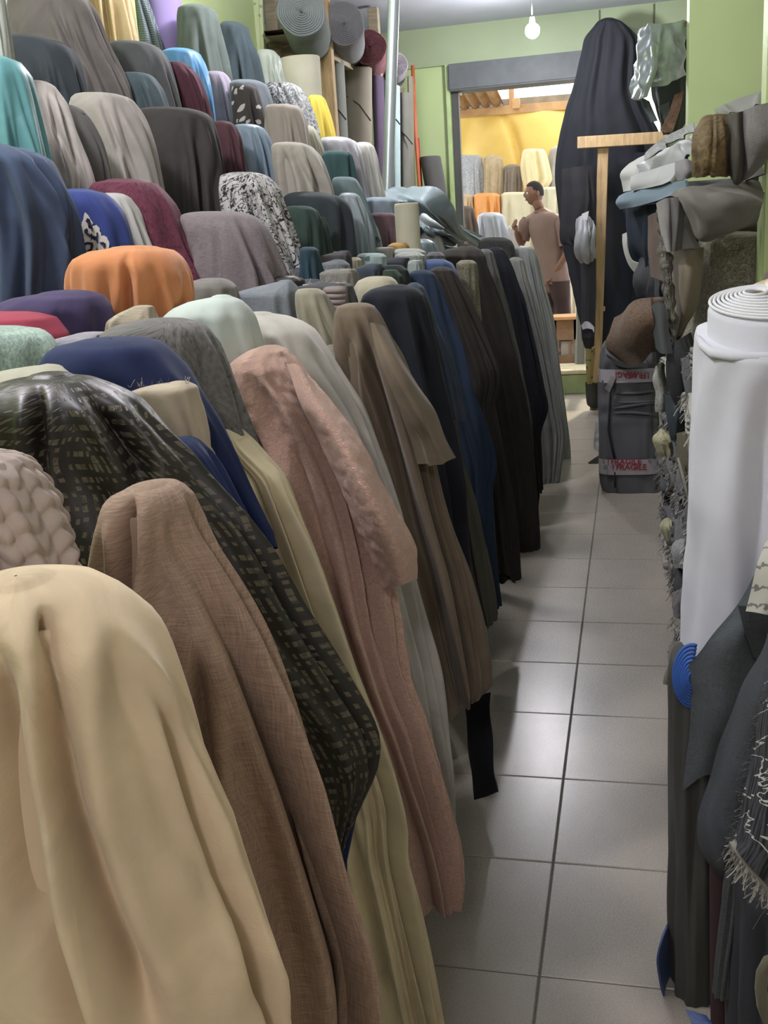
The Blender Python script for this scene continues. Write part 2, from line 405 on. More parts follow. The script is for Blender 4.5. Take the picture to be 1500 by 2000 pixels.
def catmull(P, n):
    P = np.array(P, float)
    if len(P) == 2: return P[0] + (P[1] - P[0]) * np.linspace(0, 1, n)[:, None].reshape((n,) + (1,) * (P.ndim - 1))
    E_ = np.concatenate([[2 * P[0] - P[1]], P, [2 * P[-1] - P[-2]]]); out = []
    for s in np.linspace(0, len(P) - 1 - 1e-6, n):
        i = int(s); t = s - i; a, b, c, d = E_[i:i + 4]
        out.append(.5 * (2 * b + (c - a) * t + (2 * a - 5 * b + 4 * c - d) * t * t + (3 * b - a - 3 * c + d) * t ** 3))
    return np.array(out)
def sheet_mesh(name, rows, thick=.004, nu=40, nv=40, wr=.006, seed=1, folds=0, famp=.02, freq=9):
    # rows of (px, py, y): a hanging or lying sheet of cloth with real thickness
    G = np.array([[onY(p[0], p[1], p[2]) for p in r] for r in rows])
    G = catmull(G, nv); G = np.swapaxes(catmull(np.swapaxes(G, 0, 1), nu), 0, 1)
    du = np.gradient(G, axis=1); dv = np.gradient(G, axis=0); N = np.cross(du, dv); N /= (np.linalg.norm(N, axis=-1, keepdims=True) + 1e-9)
    rnd = random.Random(seed)
    U = np.linspace(0, 1, nu)[None]; V = np.linspace(0, 1, nv)[:, None]
    H = np.zeros((nv, nu))
    for i in range(folds):
        c = rnd.uniform(.03, .97); w_ = rnd.uniform(.03, .08); k_ = rnd.uniform(-.25, .25)
        H += famp * rnd.uniform(.5, 1.2) * np.exp(-((U - c - k_ * V) / w_) ** 2) * rnd.choice((1, -1)) * smoothstep((V + .1) * 2)
    for i in range(nv):
        for j in range(nu):
            p = G[i, j] * freq; H[i, j] += wr * mnoise.noise(Vector((p[0], p[1], p[2])) + Vector((seed, 0, 0)))
    A = G + N * (H + thick / 2)[..., None]; B = G + N * (H - thick / 2)[..., None]
    u = np.concatenate([[0], np.cumsum(np.linalg.norm(np.diff(G[nv // 2], axis=0), axis=1))]); v = np.concatenate([[0], np.cumsum(np.linalg.norm(np.diff(G[:, nu // 2], axis=0), axis=1))])
    P = np.concatenate([A, B[:, ::-1]], 1)
    uu = np.concatenate([u, u[::-1], u[:1]]); UV = np.stack([np.repeat(uu[None], nv, 0), np.repeat(-v[:, None], len(uu), 1)], -1)
    me = grid_mesh(name, P, UV, True); me.polygons.foreach_set('use_smooth', [True] * len(me.polygons)); me.set_sharp_from_angle(angle=math.radians(50))
    return me
def sheet(label, kind, col, rows, cat='cloth', name='hanging_cloth', group=None, col2=None, parent=None, **k):
    me = sheet_mesh(name, rows, **k); o = link(name, me, fab(kind, col, col2), parent)
    if parent is None: tag(o, label, cat, group)
    return o
def lying_roll(label, kind, col, p0, p1, r, group=None, name='fabric_roll', cat='fabric roll', r2=None, endcol=None, layers=7, seed=0, col2=None, up_=(0, 0, 1)):
    # roll lying along p0 -> p1; wound layers visible on the p1 end
    p0 = Vector(p0); p1 = Vector(p1); d = (p1 - p0); Ln = d.length; d.normalize()
    upv = Vector(up_); sx = d.cross(upv).normalized(); uz = sx.cross(d).normalized(); r2 = r2 or r
    rnd = random.Random(seed); seg = 36; th = np.linspace(0, 2 * np.pi, seg, endpoint=False)
    prof = [(.02, 0.), (.96, 0), (1, .01), (1, Ln * .33), (1.0, Ln * .66), (1, Ln - .012), (.97, Ln - .002)]
    k = .97
    while k > .15:
        k -= .8 / layers * .55; prof.append((k, Ln)); prof.append((k - .02, Ln - .014)); k -= .8 / layers * .45; prof.append((k, Ln - .012)); prof.append((k - .01, Ln))
    prof.append((.02, Ln - .02)); P = []; wob = [rnd.uniform(0, 6) for _ in range(3)]
    for i, (f_, s) in enumerate(prof):
        rr = 1 + .035 * np.sin(2 * th + wob[0]) + .02 * np.sin(5 * th + wob[1] + s * 3)
        a = np.cos(th) * r * f_ * rr; b_ = np.sin(th) * r2 * f_ * rr
        s_ = s + (.006 * np.sin(3 * th + wob[2]) if s > Ln * .9 else 0)
        P.append(np.array(p0)[None] + np.array(d)[None] * (np.zeros(seg) + s_)[:, None] + np.array(sx)[None] * a[:, None] + np.array(uz)[None] * b_[:, None])
    P = np.array(P); u = np.repeat(np.linspace(0, 6.28 * r, seg + 1)[None], len(prof), 0); v = np.repeat(np.array([q[1] + (1 - q[0]) * r for q in prof])[:, None], seg + 1, 1)
    t = thing(name, label, cat, tuple(p0 - uz * r2), group)
    link('wound_cloth', grid_mesh('wound_cloth', P, np.stack([u, v], -1), True), fab(kind, col, col2), t)
    return t
def fringe(parent, pts, m, rnd, n=40, ln=.03, down=(0, 0, -1), r=.0007, spread=.5):
    # loose threads along a cut edge: one mesh of thin ribbons
    V = []; Fc = []; pts = [Vector(p) for p in pts]
    for k in range(n):
        s = rnd.uniform(0, len(pts) - 1.001); i = int(s); p = pts[i].lerp(pts[i + 1], s - i)
        d = Vector(down) + Vector((rnd.uniform(-1, 1), rnd.uniform(-1, 1), rnd.uniform(-1, 1))) * spread; l_ = ln * rnd.uniform(.4, 1.3)
        side = Vector((rnd.uniform(-1, 1), rnd.uniform(-1, 1), .2)).normalized() * r
        b = len(V); q = p
        for j in range(4):
            V += [tuple(q - side), tuple(q + side)]
            q = q + d * (l_ / 3); d = d + Vector((rnd.uniform(-1, 1), rnd.uniform(-1, 1), rnd.uniform(-1, 1))) * .4
        for j in range(3): Fc.append((b + 2 * j, b + 2 * j + 1, b + 2 * j + 3, b + 2 * j + 2))
    me = bpy.data.meshes.new('loose_threads'); me.from_pydata(V, [], Fc)
    return link('loose_threads', me, m, parent, False, 'stuff')

# ---------------------------------------------------------------- room shell
M_green = simple('green_wall_paint', 'B9CB93', .5, nscale=2.5, var=.04, bump=.05)
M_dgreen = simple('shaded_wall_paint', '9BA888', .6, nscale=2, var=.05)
M_ceil = simple('ceiling_board', 'BEC4CE', .7, nscale=3, var=.04)
M_wood = simple('pale_sawn_wood', 'B79C74', .7, nscale=7, var=.22, bump=.2, stretch=(8, 8, 1))
M_wood2 = simple('old_sawn_wood', '9A8F78', .75, nscale=7, var=.25, bump=.2, stretch=(1, 8, 8))
M_steel = simple('brushed_steel_pipe', 'B4BEC4', .35, .8, nscale=3, var=.05)
M_dark = simple('dark_metal', '4E4F4D', .5, .3, nscale=5)
M_grout = simple('grey_grout', '6F6E69', .9, nscale=20)
M_board = simple('platform_board', '6B6253', .8, nscale=6, var=.2)

def tile_mat():
    n = NT('glazed_floor_tile'); tc = n.n('ShaderNodeTexCoord'); g = n.n('ShaderNodeObjectInfo')
    mp = n.n('ShaderNodeVectorMath', operation='ADD'); n.l(tc.outputs['Object'], mp.inputs[0]); n.l(g.outputs['Location'], mp.inputs[1])
    a = n.noise(mp.outputs[0], 7, 5, .5); s = n.noise(mp.outputs[0], 240, 2)
    c = hexc('A59D91'); col = n.mix(n.ramp(a, .3, .7), sc(c, .93), sc(c, 1.06)); col = n.mix(n.ramp(g.outputs['Random'], 0, 1), col, n.mix(.5, col, sc(c, 1.06)))
    n.l(col, n.b.inputs['Base Color']); n.l(n.ramp(s, -.2, 1.2), n.b.inputs['Roughness'])
    r = n.n('ShaderNodeMapRange'); n.l(s, r.inputs[0]); r.inputs[1].default_value = .3; r.inputs[2].default_value = .7; r.inputs[3].default_value = .2; r.inputs[4].default_value = .34
    n.l(r.outputs[0], n.b.inputs['Roughness']); n.b.inputs['Specular IOR Level'].default_value = .55
    n.bump(s, .12, .001); return n.m
fl = boxo('floor', (-3.0, -2.6, -.08), (1.7, 10.05, -.004), M_grout, kind='structure')
TM = tile_mat(); T = .4135; gx = -.191
bm = bmesh.new(); box(bm, (.002, .002, -.006), (T - .002, T - .002, 0.)); bmesh.ops.bevel(bm, geom=[e for e in bm.edges if all(v.co.z > -.001 for v in e.verts)], offset=.0022, segments=1, affect='EDGES')
tme = bpy.data.meshes.new('tile'); bm.to_mesh(tme); bm.free(); tme.materials.append(TM)
for i in range(-4, 3):
    for j in range(-7, 20):
        o = bpy.data.objects.new('tile', tme); COL.objects.link(o); o.parent = fl; o.matrix_parent_inverse = Matrix(); o.location = (gx + i * T, 1.865 + j * T, 0)

CE = 3.32
boxo('ceiling', (-3.1, -2.7, CE), (1.8, 10.1, CE + .12), M_ceil, kind='structure')
boxo('wall_left', (-2.5, -2.7, 0), (-2.3, 6.85, CE), M_green, kind='structure')
boxo('wall_left_recess', (-3.1, 6.85, 0), (-2.95, 10.0, CE), M_dgreen, kind='structure')
boxo('wall_left_return', (-3.0, 6.70, 0), (-2.5, 6.85, CE), M_green, kind='structure')
boxo('wall_back', (-2.6, -2.75, 0), (1.7, -2.6, CE), simple('neutral_unseen_wall', 'B9B4A8', .7), kind='structure')  # this and wall_right: unseen, neutral colour chosen to cut green bounce
boxo('wall_right', (.95, -2.6, 0), (1.1, 10.0, CE), simple('neutral_unseen_wall', 'B9B4A8', .7), kind='structure')
boxo('wall_pier_right', (.312, 6.4, 0), (.95, 6.7, CE), M_green, kind='structure', bevel=.006)
xp = float(onY(1489, 430, 3.0)[0]); boxo('wall_pier_front', (xp, 3.0, 0), (.95, 3.12, CE), M_green, kind='structure', bevel=.006)
# door wall with its opening, beam and roller shutter box
boxo('wall_far_left', (-2.95, 9.8, 0), (-1.62, 10.0, 3.0), M_green, kind='structure')
boxo('wall_far_right', (.25, 9.8, 0), (.95, 10.0, 3.0), M_dgreen, kind='structure')
bmw = bmesh.new(); box(bmw, (-2.95, 9.76, 3.0), (.95, 10.0, CE)); bm_obj('wall_far_beam', bmw, M_dgreen, kind='structure')
for k, x in enumerate((-.27, .18)): boxo('trim_%d' % (k + 3), (x, 9.752, 3.01), (x + .012, 9.762, CE - .01), simple('joint_line', '5E6350', .8), kind='structure')
boxo('trim_1', (-1.62, 9.74, .0), (-1.585, 10.02, 3.0), simple('green_gloss_jamb', 'B3C88C', .35), kind='structure', bevel=.004)
dj = boxo('door_1', (-1.585, 9.82, .22), (-1.52, 9.9, 2.79), M_dark, kind='structure', bevel=.006)
boxo('trim_2', (-1.59, 9.70, 2.775), (.25, 9.99, 3.0), simple('shutter_box_paint', '5F6466', .55), kind='structure', bevel=.012)
boxo('trim_5', (-1.585, 9.84, 2.755), (-1.50, 9.93, 2.79), simple('cream_cap', 'D8CFA8', .6), kind='structure')
boxo('trim_6', (-1.585, 9.85, 0), (.25, 10.4, .19), simple('green_step_paint', '8C9A68', .6, nscale=6, var=.12), kind='structure', bevel=.008)
boxo('trim_7', (-1.585, 9.84, .19), (.25, 10.4, .225), simple('worn_step_edge', 'C9BE9C', .6, nscale=14, var=.15), kind='structure', bevel=.006)
# stepped platform under the display
pl = thing('display_platform', 'dark board steps hidden under the tiers of cloth', 'platform', (-1.7, 3.5, 0))
for k in range(len(RISE) - 1):
    boxo('step', (max(-2.3, RISE[k + 1][0]), .3, 0), (RISE[k][0], 6.6, RISE[k + 1][1]), M_board, pl)

# ---------------------------------------------------------------- outside the door
boxo('ground', (-5.5, 10.4, .0), (2.5, 16.0, .19), simple('trodden_ground', '8A8172', .9, nscale=5, var=.15), kind='structure')
# ================================================================ cloth display on the left
G1 = 'draped fabric rolls on the stepped display'; G2 = 'draped fabric rolls standing in the front row'; G3 = 'fabric rolls packed upright behind the front row'
# --- topmost tier
bolt('T3', 'tall taupe grey draped roll, widest of the topmost tier at far left', 'velvet', '6E6864', 3.5, '-8:40,155 3:26,168 24:24,180 90:28,207 150:30,240 225:32,266', group=G1, amp=.03, vall=[([(105,15),(150,110),(165,210)],6,.03),([(150,15),(190,120),(222,210)],6,.03),([(172,30),(205,120),(240,210)],4,.02)])
bolt('T1', 'pale grey-green draped roll cut off by the left edge, above the teal satin', 'plain', 'A9ADA2', 2.45, '-30:-70,-6 -10:-75,0 60:-75,12 125:-75,19', group=G1)
bolt('T2', 'slate blue roll standing behind the tall taupe grey one, topmost tier', 'plain', '4B5560', 3.95, '-60:-20,60 -40:-25,72 80:-25,80 140:-25,90', group=G1)
bolt('T4', 'dark blue-black draped roll below the tall taupe grey one', 'velvet', '353C42', 3.12, '75:20,88 80:15,110 92:14,132 120:15,150 190:20,168 225:22,174', group=G1)
bolt('T5', 'mustard beige draped roll between the taupe one and the patterned one', 'satin', 'B59C64', 4.6, '-60:165,236 -40:160,240 0:162,246 88:165,262 125:165,268', group=G1, amp=.03)
bolt('T6', 'grey-blue tweed patterned roll beside the mustard one', 'tweed', '56636A', 5.0, '-50:240,272 -30:238,279 0:240,287 50:240,304 105:240,322 130:240,328', col2='8A9798', group=G1)
roll('T7', 'plain lilac purple roll standing uncovered in the topmost tier', 'plain', '8E7EB5', 5.1, '-2:288,352 130:303,361', z0=1.15, group=G1)
bolt('T8', 'dark grey-green draped roll right of the lilac roll', 'velvet', '55605A', 5.0, '13:360,405 18:352,418 40:351,424 90:351,433 150:350,446 175:350,449', group=G1, amp=.025)
bolt('T9', 'blue-black draped roll right end of the topmost tier', 'velvet', '38464A', 5.35, '45:436,470 52:429,482 70:428,487 105:430,499 165:430,512 185:430,514', group=G1, amp=.02)
bolt('T10', 'small pale sage draped roll beside the big cream roll', 'satin', '97A294', 5.9, '99:505,535 110:498,545 165:497,554 190:497,557', group=G1)
roll('T11', 'thick cream roll with a creased wrap, standing under the wooden shelf', 'plain', 'BDBAA4', 6.45, '112:546,624 205:551,630', z0=1.15, spiral=True, ry=.10, group=G1)
# --- second tier
bolt('S1', 'shiny teal satin draped roll at the left edge', 'satin', '4E8C8E', 2.35, '112:-60,12 118:-70,30 144:-75,48 186:-75,60 255:-75,76 330:-75,92', group=G1, amp=.02)
bolt('S3', 'narrow charcoal draped roll between two pale taupe ones', 'plain', '54524F', 2.75, '207:118,145 214:115,158 228:112,168 270:112,192 309:112,207 375:112,216', group=G1, amp=.01)
bolt('S2', 'light beige draped roll right of the teal satin one', 'velvet', 'A39C94', 2.6, '160:60,90 166:55,102 198:52,123 255:55,144 309:60,168 357:70,187 384:75,183', group=G1, amp=.025, vall=[([(96,175),(110,260),(125,380)],4,.02),([(110,170),(140,290),(160,380)],4,.018)])
bolt('S4', 'pale taupe draped roll with long folds, right of the narrow charcoal one', 'velvet', '969089', 2.98, '187:155,240 193:148,250 207:144,258 258:148,282 312:152,300 375:160,315', group=G1, amp=.03, vall=[([(200,205),(230,280),(262,360)],5,.02),([(225,200),(262,300),(280,370)],5,.018)])
bolt('S5', 'charcoal draped roll under the mustard and tweed rolls', 'velvet', '57595A', 3.95, '86:222,295 92:215,307 111:214,321 135:214,331 180:220,343 240:225,356', group=G1, amp=.022)
bolt('S6', 'small slate teal draped roll with soft folds, second tier', 'velvet', '4D5E64', 3.62, '145:240,290 150:236,298 177:240,316 245:245,340', group=G1, amp=.03)
bolt('S7', 'bright sky blue satin draped roll in the second tier', 'satin', '4B8FC0', 4.45, '98:330,378 104:318,388 120:320,396 138:322,403 180:325,411 250:330,420', group=G1, amp=.02)
bolt('S8', 'maroon draped roll below the sky blue one', 'velvet', '56303C', 4.1, '123:330,360 130:326,369 150:325,387 186:328,402 250:332,418', group=G1, amp=.02)
bolt('S9', 'pale lilac draped roll below the dark grey-green one', 'velvet', '8E8694', 4.75, '141:408,436 147:404,443 168:406,454 204:408,464 258:410,476', group=G1, amp=.02)
# --- third tier
bolt('U1', 'broad dark charcoal brown draped roll in the middle of the display', 'velvet', '403C3B', 3.4, '215:282,385 220:272,400 231:268,410 270:268,421 330:270,432 440:280,440', group=G1, amp=.03, npl=10)
bolt('U2', 'dull maroon draped roll right of the broad charcoal brown one', 'velvet', '55363E', 3.75, '238:420,448 244:416,458 270:418,469 318:420,478 365:422,484', group=G1, amp=.02)
bolt('U3', 'blue-grey draped roll with pale folds above the tree-print cloth', 'satin', '7C92A4', 4.0, '245:462,504 250:458,514 270:460,526 300:462,535 345:465,544 400:470,554', group=G1, amp=.03)
bolt('U4', 'dark brown draped roll printed with small white blossoms', 'floral', '4B4644', 4.45, '166:457,492 172:455,500 210:456,509 260:460,520', col2='C9C8C4', group=G1, amp=.02)
bolt('U5', 'slate grey draped roll behind the blossom print', 'velvet', '626B70', 4.75, '159:458,508 165:452,520 207:455,533 235:455,540', group=G1)
bolt('U6', 'black and white edged narrow draped roll beside the grey brocade', 'brocade', '34383B', 5.0, '161:522,538 177:515,551 212:515,566 235:515,570', col2='8C9090', group=G1)
bolt('U7', 'silver grey brocade draped roll left of the yellow one', 'brocade', '6E7374', 5.25, '163:545,572 170:548,585 198:550,604 228:552,616 300:555,634', col2='A5A8A5', group=G1)
bolt('U8', 'bright yellow draped roll below the wooden rack', 'plain', 'D3BE2E', 5.6, '187:605,628 193:602,634 222:604,643 300:608,654', group=G1, amp=.03)
bolt('U9', 'beige draped roll with a flat top above the cream one', 'plain', 'A69C90', 4.3, '207:524,580 213:520,588 237:520,596 300:522,608', group=G1, amp=.02)
bolt('U10', 'narrow ivory draped roll leaning right of the beige ones', 'plain', 'B7B59F', 4.5, '247:596,610 255:590,617 276:590,626 324:590,640 400:592,658', group=G1)
bolt('U11', 'light sand draped roll with diagonal folds above the dark teal one', 'velvet', 'A7A195', 3.85, '281:538,595 286:532,608 309:534,627 354:540,645 405:545,658', group=G1, amp=.03, vall=[([(570,300),(625,390)],6,.02),([(600,300),(640,390)],5,.018)])
bolt('U12', 'silvery lilac draped roll beside the white one', 'satin', 'A7A6AD', 4.75, '270:632,682 276:626,694 300:626,705 400:630,722', group=G1, amp=.02)
bolt('U13', 'off white draped roll at right end of the third tier', 'plain', 'BDBDB2', 4.95, '279:698,722 286:694,730 318:696,739 400:700,755', group=G1, amp=.02)
bolt('U14', 'teal green draped roll in front of the silvery lilac one', 'velvet', '3F5F60', 4.5, '297:634,682 303:630,688 375:632,694', group=G1, amp=.02)
bolt('U15', 'grey-teal draped roll below the teal green one', 'velvet', '6D8183', 4.2, '347:654,690 352:650,697 375:652,708 415:655,722', group=G1, amp=.02)
# --- fourth tier
bolt('V1', 'white cloth printed with black trees and scrolls, draped over a roll', 'toile', 'B9B7B4', 3.05, '340:445,512 344:434,522 368:432,542 410:436,556 476:460,580 535:490,600', col2='2C2B2C', group=G1, amp=.02)
bolt('V2', 'large mauve taupe draped roll in front of the tree-print cloth', 'linen', '7A7071', 2.72, '417:370,478 422:358,494 430:352,503 446:351,517 482:356,535 518:362,548 575:370,556', group=G1, amp=.028, npl=11, vall=[([(470,440),(520,560)],5,.016),([(420,430),(430,560)],6,.012),([(380,440),(378,560)],7,.012),([(490,440),(540,560)],5,.014)])
bolt('V3', 'broad blue-black draped roll right of the dark green one', 'velvet', '343C40', 3.75, '378:568,640 384:559,664 398:556,680 420:556,688 460:558,691 520:560,693', group=G1, amp=.02)
bolt('V4', 'dark bottle green draped roll right of the tree-print cloth', 'velvet', '32443E', 3.4, '404:562,606 410:557,617 430:557,626 505:560,632', group=G1, amp=.02)
bolt('V4b', 'thin dark green draped roll squeezed beside the bottle green one', 'velvet', '3A4B46', 3.55, '425:622,632 440:620,637 500:622,648', group=G1)
bolt('V5', 'pale silver blue draped roll with sharp vertical folds', 'satin', '96A3A8', 4.0, '378:668,694 383:662,701 410:664,712 455:672,724 520:682,728', group=G1, amp=.03)
bolt('V6', 'grey-blue draped roll with a pointed hem, right of the silver blue one', 'velvet', '7C878B', 4.25, '385:684,703 422:690,719 446:695,739 490:700,746', group=G1, amp=.02)
bolt('V8', 'misty blue draped roll behind the mauve brown one', 'velvet', '8997A2', 4.75, '387:718,770 392:714,779 440:716,781', group=G1, amp=.02)
bolt('V9', 'mauve brown draped roll left of the upright cream roll', 'velvet', '695258', 4.45, '417:727,768 421:724,774 490:730,777', group=G1, amp=.02, n=3)
roll('V10', 'upright cream roll with quilted wrap and pinched top', 'plain', 'C3BFA4', 4.35, '397:770,817 500:777,822', z0=0., group=G1, spiral=False)
bolt('V11', 'small dark petrol blue draped roll under the bottle green one', 'velvet', '2C4450', 3.0, '483:592,612 488:588,619 540:592,628', group=G1, amp=.02)
# --- lower left of the display
bolt('W1', 'very wide navy blue draped roll at the left edge', 'velvet', '37465F', 2.12, '285:-60,14 289:-70,40 300:-80,66 312:-82,87 360:-85,114 404:-85,135 440:-80,147 500:-75,150 572:-70,145 620:-65,146', group=G1, amp=.022, npl=10, vall=[([(40,300),(95,400),(135,520)],6,.015),([(70,305),(118,400),(142,520)],5,.015),([(0,300),(30,520)],14,.012)])
bolt('W2', 'royal blue draped roll with an embroidered white crown-like motif', 'velvet', '2B3B78', 2.35, '372:130,180 376:122,198 386:120,212 413:122,234 446:125,249 510:130,264', group=G1, amp=.012)
bolt('W3', 'off white draped roll between the royal blue and the maroon one', 'plain', 'A9A8A2', 2.5, '379:200,238 385:195,250 416:200,270 500:210,296', group=G1, amp=.02)
bolt('W4', 'long shiny maroon velvet draped roll beside the orange one', 'crush', '562636', 2.62, '354:210,272 358:192,300 371:184,313 401:190,336 452:200,361 512:215,384 570:230,402', group=G1, amp=.025)
bolt('W5', 'bright orange draped roll with a rounded top', 'velvet', 'C07840', 1.98, '485:225,300 490:190,325 503:162,338 524:149,351 542:145,360 575:144,363 610:150,360 655:160,352', group=G1, amp=.018, npl=9, vall=[([(250,500),(248,600)],8,.010),([(205,520),(212,620)],8,.010),([(325,515),(338,600)],7,.012)])
bolt('W6', 'deep purple draped roll in front of the wide navy one', 'velvet', '3E3358', 1.78, '573:85,172 580:40,186 598:0,197 635:-10,210 680:-12,222', group=G3, amp=.02)
bolt('W7', 'crimson draped roll at the left edge above the mint one', 'plain', '9A2F46', 1.66, '615:-60,80 620:-78,94 640:-90,108 655:-90,120 720:-90,132', group=G3, amp=.01)
bolt('W8', 'pale mint textured draped roll at the left edge', 'fuzz', 'A3BDAF', 1.5, '644:-70,42 648:-85,66 662:-90,82 686:-95,94 716:-95,101 760:-95,103', group=G3, amp=.015)
bolt('W9', 'grey folded cloth bundle with layered edges beside the crimson roll', 'linen', '8D8B92', 1.6, '652:150,205 660:118,207 672:102,208 720:98,212', group=G3, name='folded_fabric_bolt', cat='fabric bolt', amp=.01, n=4, roll=False, base=1.25)
bolt('W10', 'narrow off white roll peeping out below the grey folded bundle', 'plain', 'BFC0B0', 1.52, '684:115,150 690:99,157 740:98,160', group=G3)
bolt('W11', 'pale olive beige draped roll behind the black lattice brocade', 'plain', 'A3A08C', 1.32, '716:80,138 722:20,148 735:-40,156 790:-60,168', group=G3)
bolt('W12', 'small stiff beige fabric bolt in front of the orange roll', 'linen', 'A89C85', 1.72, '599:262,297 612:235,301 626:217,306 680:214,318', group=G3, name='folded_fabric_bolt', cat='fabric bolt', n=4, ry=.03, amp=.006)
bolt('W13', 'dark grey crushed velvet draped roll behind the royal blue one', 'crush', '5A5855', 1.62, '628:265,362 633:238,384 645:216,395 665:205,407 683:203,418 722:203,432 777:206,457 853:215,481 930:222,500', group=G2, amp=.012)
bolt('W14', 'royal blue crushed velvet roll with a long tail hanging to the right', 'velvet', '1A2750', 1.4, '667:155,285 673:128,303 685:112,315 710:104,334 743:110,363 783:130,393 817:150,420 890:190,457 950:230,481 1030:290,512 1062:320,528 1080:330,532', group=G2, amp=.012, hem=.01)
bolt('W16', 'navy draped roll whose hem reaches below the black lattice brocade', 'velvet', '1D2B57', 1.27, '858:335,366 865:326,380 890:330,402 950:350,436 1030:380,478 1100:420,536 1180:460,575 1275:500,627 1360:540,672 1430:580,706 1560:600,700 1660:640,668 1740:650,664', group=G2, amp=.012, hem=.0)
bolt('W15', 'beige folded bolt with a frayed top edge and a pointed corner', 'velvet', 'AE9F88', 1.33, '748:330,368 757:264,380 775:249,384 800:264,391 850:300,402 872:345,404 889:396,407', group=G2, name='folded_fabric_bolt', cat='fabric bolt', n=3.2, ry=.035, amp=.012, roll=False, hem=.0, base=1.1)
fringe(DR['W15'][0], [tuple(onY(a, b, 1.30)) for a, b in ((252, 757), (300, 752), (345, 748), (378, 750))], fab('plain', 'CFC4AC'), random.Random(4), 26, .009, (0.1, -.2, .6), .0004)
bolt('W17', 'black and bronze lattice brocade draped over a roll with a long corner to the right', 'jacquard', '24211C', 1.12, '735:62,138 741:22,172 760:-30,213 783:-60,253 843:-80,313 890:-85,357 943:-80,400 983:-70,433 1023:-60,467 1080:-40,503 1175:0,556 1310:80,645 1400:180,704 1430:220,719 1455:260,727 1515:400,719 1570:500,692 1620:575,668 1658:632,652', col2='5A5240', group=G2, amp=.022, npl=7, hem=.0, passes=1, vall=[([(180,770),(225,830),(262,900),(275,960)],17,.035),([(72,755),(80,900),(92,1120)],12,.025),([(330,900),(470,1150)],26,.008)], ry=.08)
bolt('W18', 'brown linen draped roll in front of the black lattice brocade', 'linen', '997E69', .82, '946:278,322 950:256,338 960:241,352 977:231,367 1010:221,378 1050:216,393 1110:212,427 1183:210,467 1250:212,500 1380:216,550 1515:222,600 1675:232,650 1850:245,700 1925:252,713 2080:262,718 2300:280,722', group=G2, amp=.03, npl=8, vall=[([(254,965),(253,1200),(255,1450)],13,.03),([(383,1270),(400,1450),(420,1600)],13,.022),([(330,1010),(345,1200)],30,.006),([(480,1500),(560,1900)],30,.008)], ry=.055)
bolt('W20', 'smocked pinkish beige cloth with rows of puffs, at the left edge', 'plain', 'AE9C92', .66, '893:-95,-25 900:-110,-4 912:-118,12 927:-122,24 983:-125,58 1050:-125,92 1117:-120,118 1200:-110,135', group=G2, amp=.006, smock=True, step=.0016, around=420, maxr=240, ry=.05)
bolt('W19', 'large cream beige velvet draped roll nearest the viewer, bottom left', 'velvet', 'CDB590', .56, '1133:-20,88 1139:-70,123 1152:-115,160 1180:-155,200 1245:-195,270 1315:-215,320 1430:-235,372 1585:-245,415 1750:-250,480 2000:-240,552 2250:-225,600', group=G2, amp=.03, npl=9, vall=[([(92,1190),(112,1400),(150,1600),(215,1800),(290,2000)],26,.034),([(20,1250),(30,1500),(60,1800)],30,.02),([(330,1400),(370,1650),(410,1820)],34,.014),([(440,1800),(490,2000)],20,.02),([(215,1250),(270,1450),(330,1700)],30,.01)], ry=.075)
# --- front row running away from the viewer
bolt('W24', 'cream draped roll hanging to the floor, left of the pink fleece', 'velvet', 'CFC09A', 1.6, '828:431,448 834:426,460 846:425,470 870:425,490 900:430,520 930:438,550 990:452,570 1095:480,606 1200:515,640 1302:550,672 1415:590,720 1505:612,757 1610:632,782 1650:640,772 1829:682,812 2000:715,848 2120:745,866', group=G2, amp=.03, npl=9, hem=.01, vall=[([(655,1560),(700,1750),(760,2000)],9,.02),([(700,1500),(740,1640)],8,.016)])
bolt('W21', 'pink fluffy fleece draped over a roll, its hem near the floor', 'teddy', 'CBA38F', 1.86, '678:510,540 684:492,552 702:469,567 738:456,595 774:458,632 819:470,662 870:488,686 909:505,700 969:530,716 1020:548,727 1068:562,736 1120:572,745 1208:590,760 1325:636,786 1433:680,826 1541:725,854 1640:765,880 1700:785,890 1765:806,890', group=G2, amp=.03, npl=8, hem=.006, teddy=.0035, around=200, step=.008, rollcol='7E6353', vall=[([(575,880),(610,1050),(660,1250),(715,1420)],9,.02),([(500,760),(540,930)],14,.008),([(650,900),(690,1060),(722,1250)],10,.014),([(790,1480),(850,1700)],14,.01)], ry=.085)
link('cloth_flap', sheet_mesh('cloth_flap', [[(560, 712, 1.80), (582, 716, 1.80), (600, 742, 1.84)], [(590, 790, 1.755), (618, 790, 1.745), (646, 788, 1.82)], [(630, 868, 1.76), (668, 866, 1.72), (706, 868, 1.82)], [(668, 950, 1.76), (710, 950, 1.70), (748, 954, 1.80)], [(700, 1030, 1.77), (750, 1030, 1.70), (789, 1026, 1.80)], [(728, 1092, 1.78), (772, 1085, 1.72), (810, 1072, 1.80)], [(752, 1150, 1.80), (785, 1140, 1.75), (812, 1130, 1.80)]], thick=.008, nu=60, nv=110, wr=.0015, freq=50, seed=71), fab('teddy', 'CBA38F'), DR['W21'][0])
bolt('W22', 'pale grey-beige velvet draped roll right behind the pink fleece', 'velvet', 'AFABA0', 2.12, '614:480,530 620:454,558 630:438,582 645:424,604 684:415,634 735:425,670 792:445,700 849:465,724 945:500,754 1000:520,776 1158:580,812 1300:640,842 1433:690,862 1577:750,878 1600:790,876', group=G2, amp=.03, npl=10, hem=.01, vall=[([(480,650),(478,760)],14,.012),([(575,690),(640,800),(700,950)],8,.014),([(610,680),(690,830),(740,960)],7,.014)])
